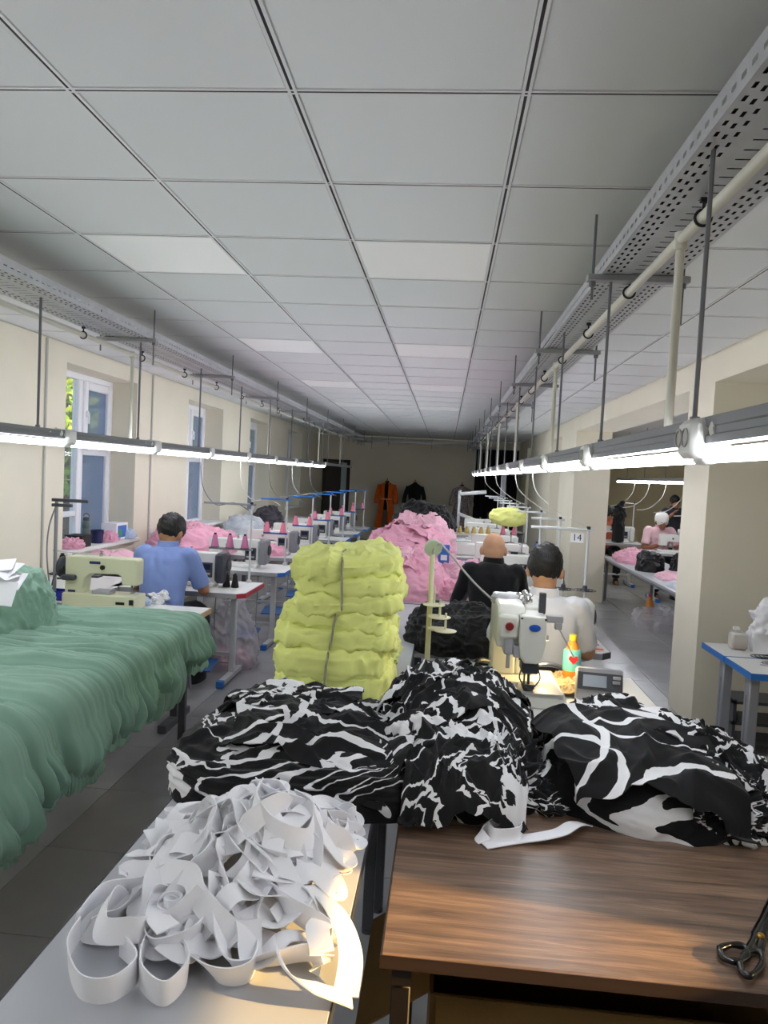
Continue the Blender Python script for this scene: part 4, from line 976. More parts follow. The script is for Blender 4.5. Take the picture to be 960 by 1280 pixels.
# ---- right row
RP = [4.92, 6.12, 7.32, 8.52, 9.72, 10.92, 12.12, 13.32]
base_m = base_s = None
for i, yp in enumerate(RP):
    xr = 1.02 if i == 0 else 1.06; wd = .72 if i == 0 else 1.08; wh = ORD[i]+' station of the right row'
    mtable('sewing table with grey trim, '+wh, xr, yp-.60, yp+.04, m_mg2 if i == 0 else m_gray_e, wd, 'right row sewing tables')
    mx, my = (.60, yp-.38) if i == 0 else (.62, yp-.26)
    if base_m is None: base_m = mach('white sewing machine with dark panel, '+wh, (mx, my, TZ), group='right row sewing machines', cap=m_mw)
    else: dup(base_m, (mx, my, TZ), 0, 'white sewing machine with dark panel, '+wh)
    sx = .95
    if i == 0: s14 = stand_parts(thing('thread_stand', 'white thread stand carrying the number 14 sign', 'thread stand', (sx, yp, TZ)), .68, m_wleg, -.36, .28, 2, False, wire=True)
    elif base_s is None: base_s = stand_parts(thing('thread_stand', 'white thread stand with plain guide bar, '+wh, 'thread stand', (sx, yp, TZ), 0, 'white thread stands'), .68, m_wleg, -.22, .26, 2)
    else: dup(base_s, (sx, yp, TZ), 0, 'white thread stand with plain guide bar, '+wh)
    if i in (1, 2): cone('%s thread cone on the white shelf, ' % ('white', 'blue')[i-1]+wh, (sx-.22*.12, yp, TZ+.272), (m_wht_c, m_blue_c)[i-1])
    if i in (1, 4):
        for k in range(2 if i == 4 else 1): cone('pink thread cone on white shelf, '+wh, (sx-.22*(.77 if k == 0 else .12), yp, TZ+.272), m_pink_c, group='pink cones of the right row')
def sign(label, txt, c, w_, h_, size, col=(40, 50, 80)):
    t = thing('number_sign', label, 'sign', c)
    q = MB(); q.box((0, 0, 0), (w_, .003, h_)); q.build('card', m_paper, t, False)
    cu = bpy.data.curves.new('digits', 'FONT'); cu.body = txt; cu.size = size; cu.align_x = 'CENTER'; cu.align_y = 'CENTER'; cu.extrude = .0004
    o = bpy.data.objects.new('tmp', cu); COL.objects.link(o); dg = bpy.context.evaluated_depsgraph_get(); me = bpy.data.meshes.new_from_object(o.evaluated_get(dg)); bpy.data.objects.remove(o)
    me.materials.clear(); me.materials.append(M('sign ink', col, .7)); d = link('digits', me, t, (0, -.0022, 0)); d.rotation_euler = (PI/2, 0, 0); return t
sign('white card with the number 14 on a thread stand', '14', (.875, 4.90, TZ+.625), .085, .062, .062)
c = py(634, 632, 9.7); sign('small white card numbered 10 on a far thread stand', '10', (.86, 9.695, TZ+.62), .10, .07, .07)
# yellow bag among the right row stands
o = blob('yellow_bundle', m_yel, (.84, 9.70, TZ+.50), (.25, .10, .12), .8, .8, 40, 80, lambda P, N: (fold(P, 8, (1, 1, 1), .6, 2, 1.4, 3.0)-.5)*.03)
tag(o, 'yellow cloth bundle among the thread stands of the right row', 'garment bundle')
# ---- front left table with the cream green machine
t = thing('machine_table', 'white topped sewing table with plywood edge under the cream machine', 'sewing table', (-2.02, 4.73, 0))
q = MB(); pl = [(-.43, -.27), (.38, -.27), (.46, -.19), (.46, .19), (-.43, .19)]; pi_ = [(-.425, -.265), (.377, -.265), (.455, -.187), (.455, .185), (-.425, .185)]
q.prism(pl, TZ-.036, TZ-.003); q.build('board', m_ply, t, False); q = MB(); q.prism(pi_, TZ-.003, TZ); q.build('laminate', m_white_lam, t, False)
for sx in (-1, 1):
    q = MB(); q.box((sx*.30, -.02, .36), (.05, .05, .70), bev=.004); leg = q.build('leg', m_leg, t); q = MB(); q.box((sx*.30, -.02, .03), (.06, .44, .05), bev=.004); q.build('foot_bar', m_leg, leg)
cg = mach('cream green sewing machine on the plywood edged table', (-2.235, 4.70, TZ), PI, body=m_mc, cap=None, bedh=.10, wheel=True, panel=False)
q = MB(); q.lathe([(.016, 0), (.016, .012), (.010, .014), (0, .014)], (-.02, .052, .275), 16, ax='y'); q.build('dial', m_blk_pl, cg)
q = MB(); q.box((.035, .053, .303), (.075, .003, .018), bev=.001); q.build('name_plate', M('dark blue plate', (40, 48, 96), .4), cg)
q = MB(); q.box((.19, .053, .10), (.05, .004, .03), bev=.001); q.build('rating_plate', M('dark blue plate', (40, 48, 96), .4), cg)
q = MB(); q.box((-.16, .0905, .05), (.06, .004, .018), bev=.001); q.build('bed_badge', m_blk_pl, cg)
q = MB(); q.box((-.235, .091, .06), (.03, .006, .035), bev=.002); q.build('bed_latch', m_blk_pl, cg)
q = MB(); q.box((.20, .075, .20), (.09, .05, .035), bev=.008); q.cyl((.16, .09, .2), (.27, .09, .19), .007, n=8); q.build('thread_winder', m_mg2, cg)
q = MB(); q.tube(interp([(.26, .03, .27), (.30, .07, .2), (.31, .08, .12), (.28, .06, .04)], 6), .004, 6); q.build('belt_guard', m_mg2, cg)
q = MB(); q.box((-.02, .03, .112), (.12, .10, .022), bev=.004); q.build('feed_cover', m_gray_e, cg)
q = MB()
rnd = random.Random(8)
for i in range(5):
    x, y, _ = pz(172+8*i, 753+rnd.uniform(-4, 4), TZ)
    o = heap('cloth_scrap', cloth_mat('pale blue scrap', (196, 212, 236), .05) if i < 2 else cloth_mat('white scrap', (236, 236, 240), .03), (x, y, TZ), ell_R(.045, .04, 2.2, seed=i), .05, n=20, m=40, amp=.014, fs=26, seed=i*3.3); tag(o, ('pale blue' if i < 2 else 'white')+' crumpled cloth scrap on the plywood edged table', 'cloth scrap', 'cloth scraps')
# table behind with crate, thread stand and black cones
long_table('white topped table beside the window behind the cream machine', -3.20, -2.50, 4.75, 6.0, mat=m_white_lam, edge=m_gray_e)
m_crate = M('blue plastic crate', (40, 50, 170), .4)
t = thing('parts_crate', 'small blue plastic crate beside the cream machine', 'crate', (-2.62, 4.88, TZ)); q = MB()
q.box((0, 0, .004), (.16, .12, .008)); q.build('base', m_crate, t, False)
q = MB()
for s in (-1, 1): q.box((s*.078, 0, .036), (.006, .12, .056), bev=.001); q.box((0, s*.058, .036), (.15, .006, .056), bev=.001)
q.box((0, 0, .03), (.004, .11, .044)); q.build('walls', m_crate, t, False)
t = thing('thread_stand', 'steel thread stand with double guide arm by the near window', 'thread stand', (-2.66, 4.86, TZ)); z = 0
q = MB(); q.lathe([(.03, 0), (.03, .012), (.012, .02), (.012, .68)], n=10); q.build('pole', m_mg, t)
for k, (L, zz) in enumerate(((.26, .69), (.14, .655))):
    q = MB(); q.box((L/2-.03, 0, zz), (L, .03, .022), bev=.003); q.build('guide_arm', m_mg2, t)
q = MB(); q.tube(interp([(0, 0, .66), (-.05, 0, .5), (-.06, 0, .3), (-.03, 0, .06)], 8), .005, 6); q.build('cable', m_mg, t)
q = MB(); q.cyl((-.02, 0, .34), (.36, .02, .32), .004, n=6); q.build('thread_rod', m_wleg, t)
q = MB(); q.box((.12, .06, .17), (.36, .08, .014), bev=.003); q.build('cone_shelf', m_mg2, t)
for k in range(3): cone('black thread cone on the steel stand by the near window', (-2.64+.085*k, 4.92, TZ+.178), m_blk_c, .125, .036, 'black cones by the near window')

# ------------------------------------------------------------------ bartack machine in front of the worker in white
BX, BY = .385, 3.34; m_bt = M('warm white enamel', (222, 222, 212), .32, coat=.25)
long_table('small machine table carrying the bartack machine and its control box', .10, .98, 2.95, 3.74, z=.77, mat=m_white_lam, edge=m_mg2)
t = thing('bartack_machine', 'white bartacking machine with round blue badge and red button', 'sewing machine', (BX, BY, .77))
q = MB(); q.box((0, -.02, .03), (.34, .44, .06), bev=.01); q.build('base', m_bt, t)
q = MB(); q.prism([(-.155, -.10), (.135, -.06), (.155, -.245), (-.15, -.245)], .061, .071); o = q.build('work_plate', m_gray_e, t, False)
q = MB(); q.prism([(-.01, -.225), (.10, -.225), (.08, -.12), (-.01, -.12)], .0711, .0725); q.build('needle_plate', m_chrome, o, False)
q = MB(); q.prism([(.20, .06), (.20, .40), (.17, .43), (-.19, .43), (-.22, .40), (-.22, .25), (.04, .25), (.07, .22), (.07, .06)], -.135, -.02, 'x')
o = q.build('body', m_bt, t, True, 25); bv = o.modifiers.new('bevel', 'BEVEL'); bv.width = .012; bv.segments = 3; bv.limit_method = 'ANGLE'
q = MB(); q.prism([(.20, .06), (.20, .38), (.17, .415), (-.10, .415), (-.12, .38), (-.12, .27), (.06, .25), (.08, .06)], -.02, .07, 'x'); o2 = q.build('rear_arm', m_bt, t, True, 25); bv = o2.modifiers.new('bevel', 'BEVEL'); bv.width = .01; bv.segments = 2
q = MB(); q.prism([(-.045, .40), (.062, .40), (.066, .30), (.052, .225), (.036, .20), (-.02, .20), (-.038, .225), (-.046, .30)], -.275, -.12, 'y'); hd = q.build('head_cover', m_bt, t, True, 25); bv = hd.modifiers.new('bevel', 'BEVEL'); bv.width = .008; bv.segments = 3
q = MB(); q.lathe([(0, -.005), (.019, -.004), (.021, 0)], (.015, -.276, .352), 20, ax='y', sx=1.15, sy=.72); q.build('badge', M('blue badge', (36, 88, 190), .3), hd)
q = MB()
for a, c_ in ((-.04, .39), (.058, .39), (-.04, .22)): q.lathe([(0, -.003), (.005, -.002), (.005, 0)], (a, -.276, c_), 10, ax='y')
o = q.build('screws', m_mg2, hd); o['kind'] = 'stuff'
q = MB(); q.box((-.09, -.19, .345), (.085, .14, .10), bev=.012); bp = q.build('button_housing', m_bt, t)
q = MB(); q.lathe([(0, -.016), (.016, -.014), (.018, -.004), (.018, 0)], (-.088, -.26, .35), 16, ax='y'); q.build('stop_button', M('dark red button', (130, 28, 30), .35), bp)
q = MB(); q.box((-.085, -.20, .262), (.04, .10, .07), bev=.006); q.cyl((-.085, -.24, .23), (-.085, -.24, .17), .008); q.box((-.05, -.23, .245), (.03, .06, .05), bev=.004); q.build('lever_block', m_gray_e, t)
q = MB(); q.box((.01, -.19, .175), (.07, .11, .05), bev=.006); q.cyl((.01, -.20, .075), (.01, -.20, .16), .006); q.box((.01, -.19, .088), (.05, .06, .02), bev=.003); q.cyl((-.01, -.22, .08), (-.01, -.22, .16), .004); q.build('needle_clamp', m_mg2, t)
q = MB(); q.tube(interp([(-.02, -.245, .19), (-.035, -.26, .14), (-.01, -.25, .10), (.02, -.24, .085)], 6), .003, 6); q.tube(interp([(.035, -.25, .19), (.05, -.26, .14), (.03, -.25, .10)], 6), .003, 6); q.build('thread_wires', m_mg2, t)
q = MB(); q.tube([(-.115, -.16, .082), (-.04, -.15, .082)], .004, 6); q.lathe([(.012, -.006), (.012, .006)], (-.035, -.15, .082), 10); q.build('lever', m_wht_c, t)
for k, (x, y, h) in enumerate(((-.03, -.02, .05), (-.005, -.05, .06), (.02, -.01, .045), (.0, .03, .055))):
    q = MB(); q.lathe([(.012, 0), (.012, h*.4), (.005, h*.42), (.005, h*.7), (.014, h*.72), (.014, h*.85), (0, h)], (x, y, .412), 12); q.build('tension_post', m_chrome, t)
q = MB(); q.box((.055, -.16, .44), (.028, .03, .09), bev=.003); q.build('thread_take_up', m_mg2, t)
q = MB(); q.box((.105, -.20, .382), (.07, .03, .03), bev=.004); q.box((.12, -.205, .355), (.03, .03, .03), bev=.003); q.cyl((.12, -.21, .35), (.19, -.23, .23), .003, n=6); q.build('sensor_arm', m_gray_e, t)
q = MB(); q.lathe([(.055, 0), (.062, .006), (.062, .03), (.05, .04), (0, .042)], (-.09, .02, .40), 18); q.build('pulley_cover', m_gray_e, t)
q = MB(); q.tube(interp([(-.145, .05, .12), (-.20, .0, .13), (-.235, -.03, .07), (-.21, -.08, .02), (-.16, -.06, .03)], 8), .012, 8); q.build('hose', m_blk_pl, t)
# lamp of the machine: small warm lamp under the arm
ld = bpy.data.lights.new('machine_lamp', 'POINT'); ld.energy = 2.2; ld.color = (1.0, .74, .34); ld.shadow_soft_size = .02
lo = bpy.data.objects.new('machine_lamp', ld); COL.objects.link(lo); lo.parent = t; lo.location = (.115, .06, .225)
q = MB(); q.box((.095, .05, .25), (.05, .04, .025), bev=.004); q.build('lamp_housing', m_gray_e, t)
# control box
t = thing('control_box', 'grey machine control box with small screen and buttons', 'control box', (.72, 3.28, .77), -.12)
R_ = Matrix.Rotation(-.35, 3, 'X')
q = MB(); q.box((0, 0, .075), (.20, .06, .145), bev=.008, rot=R_); q.build('case', m_gray_e, t)
q = MB(); q.box((0, -.045, .102), (.19, .006, .075), bev=.002, rot=R_); fp = q.build('face_plate', m_mg2, t)
q = MB(); q.box((-.022, -.05, .104), (.10, .004, .05), rot=R_); q.build('screen', M('pale lcd', (150, 160, 170), .2), fp, False)
for k in range(3): q = MB(); q.box((.068, -.052+.008*k*0, .128-.022*k), (.032, .006, .014), bev=.002, rot=R_); o = q.build('button', m_gray_e, fp); o.location = (0, -.009+.0085*k*1.0, 0)
# spool stand with lamp head
t = thing('spool_stand', 'cream spool stand with three discs and a small lamp head', 'thread stand', (-.045, 3.58, TZ))
m_crm = M('cream enamel', (226, 222, 196), .4)
q = MB(); q.lathe([(.022, 0), (.022, .015), (.013, .02), (.013, .60)], n=12); q.build('pole', m_crm, t)
for k, (dx, dz) in enumerate(((0, .36), (.03, .305), (.06, .245))):
    q = MB(); q.lathe([(.0, .0), (.052, .002), (.055, .006), (.03, .009), (.006, .012), (.005, .09), (0, .092)], (dx+.02, -.06-.02*k, dz), 20); q.box((dx/2+.01, -.03, dz-.003), (abs(dx)+.03, .08, .008)); q.build('spool_disc', m_crm, t)
q = MB(); R_ = Matrix.Rotation(1.0, 3, 'X'); q.lathe([(.012, .03), (.035, .02), (.046, -.005), (.044, -.012), (.0, -.008)], (0, 0, 0), 18); hd = q.build('lamp_head', M('pale green lamp enamel', (196, 208, 188), .35), t); hd.location = (.0, -.01, .635); hd.rotation_euler = (-1.1, 0, .2)
q = MB(); q.tube(interp([(.01, 0, .52), (.0, -.01, .62), (.03, -.03, .655), (.07, -.08, .63), (.20, -.18, .50), (.34, -.28, .40), (.42, -.34, .385)], 8), .005, 6); q.build('wire_tube', m_gray_e, t)
# bottle and lace on the bartack table
t = thing('juice_bottle', 'plastic bottle with yellow cap, teal and orange label with a red heart', 'bottle', (.655, 3.60, .77)); h = .2
q = MB(); q.lathe([(.03, 0), (.035, .006), (.035, .12), (.033, .13), (.014, .175), (.0135, .185)], n=20); q.build('body', M('orange drink', (236, 150, 60), .15), t)
q = MB(); q.lathe([(.0355, .05), (.0355, .135), (.03, .142)], n=20); lb = q.build('label_sleeve', M('teal label', (120, 210, 206), .4), t)
q = MB(); pts = [(0, -.018), (.02, .004), (.016, .017), (.008, .018), (0, .010), (-.008, .018), (-.016, .017), (-.02, .004)]; q.prism(pts, -.0372, -.0355, 'y'); o = q.build('heart_mark', M('red print', (214, 44, 56), .5), lb, False); o.location = (0, 0, .10)
q = MB(); q.lathe([(.0145, .18), (.0145, .20), (.013, .203), (0, .203)], n=16); q.build('cap', M('yellow cap', (244, 206, 48), .4), t); t.scale = (1.2, 1.2, 1.12)
m_lace = M('cream lace', (226, 206, 160), .8, col2=(160, 130, 90), vs=50)
o = sheet('lace_trim', m_lace, (.60, 3.48, 0), (.16, .02, 0), (.03, .36, 0), lambda x, y: .77+0*x, 50, 70, .022, 16, .006, 61, .1); tag(o, 'crumpled cream lace trim on the table behind the bartack machine', 'fabric')
# sticker on the right end of the first right table
t = thing('leaflet', 'white and orange leaflet lying on the table end beside the worker in white', 'leaflet', (.93, 4.52, TZ+.001))
q = MB(); q.box((0, 0, .001), (.13, .30, .002)); q.build('sheet', m_paper, t, False)
for y, h in ((-.10, .05), (.03, .04), (.12, .05)): q = MB(); q.box((.02 if y < .1 else 0, y, .0022), (.07, h, .0006)); q.build('orange_block', M('orange print', (226, 92, 40), .6), t, False)
# ------------------------------------------------------------------ people
def remesh(q, name, mat, parent, vox=.01, sm=6, uv=False):
    me = bpy.data.meshes.new('tmp'); me.from_pydata(q.v, [], q.f)
    o = bpy.data.objects.new('tmp', me); COL.objects.link(o)
    r = o.modifiers.new('r', 'REMESH'); r.mode = 'VOXEL'; r.voxel_size = vox
    if sm: s = o.modifiers.new('s', 'SMOOTH'); s.iterations = sm; s.factor = .5
    dg = bpy.context.evaluated_depsgraph_get(); m2 = bpy.data.meshes.new_from_object(o.evaluated_get(dg)); bpy.data.objects.remove(o); bpy.data.meshes.remove(me)
    m2.name = name; m2.materials.clear(); m2.materials.append(mat); m2.shade_smooth(); return link(name, m2, parent)
def ringe(c, rx, ry, n=20, e=2.3, fw=(0, 1)):
    out = []
    for j in range(n):
        a = 2*PI*j/n; ca, sa = math.cos(a), math.sin(a); out.append((c[0]+rx*math.copysign(abs(ca)**(2/e), ca), c[1]+ry*math.copysign(abs(sa)**(2/e), sa), c[2]))
    return out
def limb(q, pts, rs, n=12, k=5):
    P = interp(pts, k); R = np.interp(np.linspace(0, 1, len(P)), np.linspace(0, 1, len(rs)), rs); q.tube(P, [float(v) for v in R], n)
def hand(q, wr, d, up, s):
    wr, d, up = Vector(wr), Vector(d).normalized(), Vector(up).normalized(); sd = d.cross(up).normalized()
    q.tube([wr-d*.02, wr+d*.03, wr+d*.06, wr+d*.085], [.024, .03, .033, .028], 10, flat=.55)
    for k, (o_, L) in enumerate(((-.026, .062), (-.009, .074), (.009, .070), (.025, .054))):
        b_ = wr+d*.075+sd*o_; q.tube([b_, b_+d*L*.5-up*.004, b_+d*L*.8-up*.018, b_+d*L-up*.032], [.0092, .0088, .008, .0066], 8)
    b_ = wr+d*.025+sd*(-s*.028); q.tube([b_, b_+d*.03-sd*s*.022-up*.006, b_+d*.058-sd*s*.026-up*.014], [.0115, .0098, .0075], 8)
def head_mesh(q, c, yaw=0.0, pitch=0.0, s=1.0):
    R_ = Matrix.Rotation(yaw, 3, 'Z') @ Matrix.Rotation(pitch, 3, 'X'); c = Vector(c)
    def T(p): return c+R_ @ (Vector(p)*s)
    q.ell(T((0, -.012, .022)), (.080*s, .099*s, .098*s), 20, 14, rot=R_)           # skull
    q.ell(T((0, -.026, -.022)), (.073*s, .078*s, .078*s), 16, 10, rot=R_)         # back of the head
    q.ell(T((0, .028, -.045)), (.056*s, .066*s, .070*s), 16, 10, rot=R_)            # face, jaw
    q.ell(T((0, .062, -.098)), (.026*s, .024*s, .018*s), 10, 8, rot=R_)             # chin
    q.tube([T((0, .088, .01)), T((0, .102, -.022)), T((0, .094, -.036))], [.008*s, .013*s, .012*s], 8)   # nose
    q.ell(T((0, .082, -.066)), (.024*s, .012*s, .007*s), 10, 6, rot=R_); q.ell(T((0, .080, -.077)), (.02*s, .012*s, .007*s), 10, 6, rot=R_)
    for sx in (-1, 1):
        q.ell(T((sx*.088, -.004, -.016)), (.016*s, .023*s, .036*s), 10, 8, rot=R_)   # ears
        q.ell(T((sx*.032, .074, .018)), (.022*s, .010*s, .008*s), 8, 6, rot=R_)
    return R_
def person(name, label, loc, rz, skin, shirt, trous, hair=None, hairkind='short', lean=.06, head_turn=(0, 0), sleeves='short', standing=False, shoe=None, elbows=None, cap=None, arms=None, collar=True, headz=0.0, sc=1.04, hem=.50):
    t = thing(name, label, 'person', loc, rz); L = lean
    if standing: hipz = .92; kn = lambda s: ((s*.10, .01, .50), (s*.10, -.02, .09)); dz = hipz-.54
    else: hipz = .54; dz = 0; kn = lambda s: ((s*.14, .42, .53), (s*.14, .40, .10))
    z = lambda v: v+dz
    neck = (0, L*.95, z(1.06)); hc = (0, L*1.15+.035, z(1.175)+headz)
    ar = arms or {}
    sh = lambda s: (s*.175, L*.8, z(1.0)); el = lambda s: ar.get('el', lambda s: (s*.255, L*.8+.10, z(.74)))(s); wr = lambda s: ar.get('wr', lambda s: (s*.15, L+.33, z(.80)))(s)
    b = MB()
    head_mesh(b, hc, *head_turn)
    b.tube([(0, L*.9-.005, z(1.02)), (0, L*1.05, z(1.09)), (0, L*1.1+.012, z(1.15))], [.066, .060, .062], 14)
    b.loft([ringe((0, 0, z(.50)), .135, .10), ringe((0, L*.25, z(.66)), .125, .085), ringe((0, L*.5, z(.80)), .14, .09), ringe((0, L*.75, z(.95)), .16, .092), ringe((0, L*.9, z(1.03)), .11, .07)])
    for s in (-1, 1):
        e0, s0 = Vector(el(s)), Vector(sh(s)); w0 = Vector(wr(s)); limb(b, [(s*.14, L*.8, z(1.0)), sh(s), tuple(s0+(e0-s0)*.5), tuple(e0), tuple(e0+(w0-e0)*.9), wr(s)], [.045, .048, .044, .038, .030, .026])
        d = Vector(wr(s))-Vector(el(s)); hand(b, wr(s), d, (0, 0, 1), s)
        k_, a_ = kn(s); limb(b, [(s*.085, .0, z(.53) if not standing else hipz), k_, a_], [.078, .066, .05, .045, .038]); b.tube([(a_[0], a_[1]-.05, .045), (a_[0], a_[1]+.05, .04), (a_[0], a_[1]+.17, .03)], [.035, .036, .028], 10)
    remesh(b, 'body', skin, t, .0085, 4)
    # shirt
    q = MB()
    q.loft([ringe((0, -.01, z(hem)), .172, .132), ringe((0, L*.15, z(.60)), .166, .122), ringe((0, L*.4, z(.75)), .165, .112), ringe((0, L*.65, z(.90)), .182, .118), ringe((0, L*.78, z(.985)), .192, .108), ringe((0, L*.86, z(1.035)), .150, .086), ringe((0, L*.95, z(1.066)), .078, .072)])
    for s in (-1, 1):
        e_ = Vector(el(s)); s_ = Vector(sh(s)); w_ = Vector(wr(s))
        if sleeves == 'short': limb(q, [(s*.14, L*.8, z(1.0)), sh(s), tuple(s_+(e_-s_)*.5), tuple(s_+(e_-s_)*.84)], [.060, .068, .067, .068])
        else: limb(q, [(s*.14, L*.8, z(1.0)), sh(s), tuple(s_+(e_-s_)*.5), tuple(e_), tuple(e_+(w_-e_)*.9)], [.058, .064, .058, .052, .044, .040])
    so_ = remesh(q, 'shirt', shirt, t, .011, 5)
    # cloth wrinkles
    me = so_.data; n = len(me.vertices); co = np.zeros(n*3); me.vertices.foreach_get('co', co); co = co.reshape(-1, 3); no = np.zeros(n*3); me.vertices.foreach_get('normal', no); no = no.reshape(-1, 3)
    d = (billow(co*np.array((7, 7, 4))+loc[0]*3, 2)-.4)*.012; co += no*d[:, None]; me.vertices.foreach_set('co', co.ravel()); me.update()
    if collar:
        q = MB(); rr = []
        for r_, zz in ((.080, 1.045), (.072, 1.10), (.066, 1.105), (.072, 1.045)): rr.append(ringe((0, L*.98, z(zz)), r_, r_*.95, 24))
        q.loft(rr, cap=False); q.build('collar', shirt, so_)
    # trousers
    q = MB()
    q.loft([ringe((0, -.005, z(.46)), .165, .125), ringe((0, 0, z(.53)), .165, .125), ringe((0, .0, z(.60)), .15, .11)])
    for s in (-1, 1):
        k_, a_ = kn(s); limb(q, [(s*.085, .0, z(.52) if not standing else hipz), k_, (a_[0], a_[1], a_[2]+.01)], [.10, .092, .078, .07, .062])
    remesh(q, 'trousers', trous, t, .012, 5)
    for s in (-1, 1):
        a_ = kn(s)[1]; q = MB(); q.loft([ringe((a_[0], a_[1]+.04, .001), .045, .125, 16), ringe((a_[0], a_[1]+.04, .03), .046, .125, 16), ringe((a_[0], a_[1]+.01, .075), .04, .075, 16), ringe((a_[0], a_[1]-.02, .10), .034, .04, 16)]); q.build('shoe', shoe or m_blk_pl, t)
    if hair is not None and cap is None:
        q = MB(); R_ = Matrix.Rotation(head_turn[0], 3, 'Z') @ Matrix.Rotation(head_turn[1], 3, 'X')
        n, m = 26, 36; th = np.linspace(0, PI*.82, n)[:, None]; ph = np.linspace(0, 2*PI, m)[None, :]
        x = np.sin(th)*np.cos(ph); y = np.sin(th)*np.sin(ph); zz = np.cos(th)+0*ph
        lowb = {'short': -.80, 'long': -.95}[hairkind]; front = np.clip(y, 0, 1)
        lim = lowb+front*(1.15-lowb*.0)*.9+np.abs(x)**4*.25*(y > -.35)
        zz = np.maximum(zz, lim)
        rad = np.sqrt(np.maximum(1-zz**2, .0)); rr = np.sqrt(x**2+y**2)+1e-9; k = np.minimum(1, rad/rr); k = np.where(np.cos(th)+0*ph < lim, rad/rr, k); x2, y2 = x*k, y*k
        P = np.stack([x2*.094, y2*.112-.014, zz*.113+.030], -1); nz = 1+.10*pn(P*55)+.07*pn(P*24)+.05*pn(P*110); P = P*nz[..., None]
        P = P @ np.array(R_).T+np.array(hc); P[:, -1] = P[:, 0]; q.grid(P); q.build('hair', hair, t, True, 80)
    if cap is not None:
        q = MB(); q.lathe([(.080, -.06), (.104, -.03), (.110, .02), (.108, .07), (.092, .11), (.055, .135), (0, .142)], (hc[0], hc[1]-.022, hc[2]+.012), 24, sx=.9, sy=1.08); q.build('headscarf', cap, t)
    eye = M('dark eye', (20, 18, 18), .2); R_ = Matrix.Rotation(head_turn[0], 3, 'Z') @ Matrix.Rotation(head_turn[1], 3, 'X')
    for s in (-1, 1):
        p = Vector(hc)+R_ @ Vector((s*.031, .084, .004)); q = MB(); q.ell(p, (.010, .006, .006), 10, 8, rot=R_); q.build('eye', eye, t)
    t.scale = (sc, sc, sc)
    return t
def skinm(n, c): return M(n, c, .5, var=.05, vs=20, spec=.35)
m_hair = M('black hair', (18, 16, 16), .45, bump=.6, bs=160, stretch=(1, 1, .25))
person('person', 'seated worker in a light blue polo shirt, back turned, at the first window station', (-2.07, 5.26, 0), -.05, skinm('tan skin', (170, 122, 92)), cloth_mat('light blue polo', (134, 156, 214), .04, .12, 700), cloth_mat('black trousers', (28, 28, 34), .05), m_hair, lean=.13, head_turn=(-.35, -.35), headz=-.015)
person('person', 'seated bald worker in a black shirt, back turned, right row', (.395, 5.44, 0), .04, skinm('light tan skin', (196, 150, 118)), cloth_mat('black shirt cloth', (22, 22, 25), .05, .12, 700), cloth_mat('black trousers', (28, 28, 34), .05), None, lean=.12, head_turn=(.05, -.25), sleeves='long', headz=-.02)
person('person', 'seated dark haired worker in a white shirt, back turned, before the bartack machine', (.575, 4.07, 0), -.06, skinm('light tan skin', (196, 150, 118)), cloth_mat('white shirt cloth', (226, 228, 236), .03, .12, 700), cloth_mat('dark trousers', (46, 48, 58), .05), m_hair, lean=.05, head_turn=(-.2, -.12), headz=.02)
m_ctube = M('grey chair tube', (164, 166, 172), .3, .7); m_cseat = M('black vinyl seat', (32, 32, 36), .5, bump=.1, bs=60)
def chair(label, loc, rz):
    t = thing('work_chair', label, 'chair', loc, rz)
    q = MB(); q.loft([ringe((0, 0, .40), .19, .18, 24, 3.5), ringe((0, 0, .41), .20, .19, 24, 3.5), ringe((0, 0, .435), .20, .19, 24, 3.5), ringe((0, 0, .445), .18, .17, 24, 3.5)]); q.build('seat', m_cseat, t)
    for sx in (-1, 1):
        for sy in (-1, 1): q = MB(); q.tube(interp([(sx*.15, sy*.14, .40), (sx*.19, sy*.18, .2), (sx*.20, sy*.20, .012)], 4), .011, 8); q.build('leg', m_ctube, t)
    q = MB(); q.tube(interp([(-.17, -.15, .40), (-.18, -.22, .55), (-.16, -.24, .72), (0, -.26, .80), (.16, -.24, .72), (.18, -.22, .55), (.17, -.15, .40)], 6), .011, 8); bk = q.build('back_frame', m_ctube, t)
    q = MB(); P = np.zeros((10, 14, 3)); uu = np.linspace(-1, 1, 14)[None, :]; vv = np.linspace(0, 1, 10)[:, None]
    P[..., 0] = uu*(.15-.05*vv**2); P[..., 1] = -.245-.012*(1-uu**2); P[..., 2] = .58+.20*vv*(1-.12*uu**2); q.grid(P); P2 = P.copy(); P2[..., 1] += .015; q.grid(P2); q.build('backrest', m_cseat, t)
    return t
chair('work chair with curved tube back under the worker in light blue', (-2.07, 5.24, 0), 0)
chair('work chair with curved tube back under the bald worker', (.395, 5.42, 0), 0)
chair('work chair with curved tube back under the worker in white', (.575, 4.05, 0), 0)
c = pz(432, 700, .75); chair('empty work chair with curved back behind the yellow bundles', (-1.02, 8.35, 0), 0)
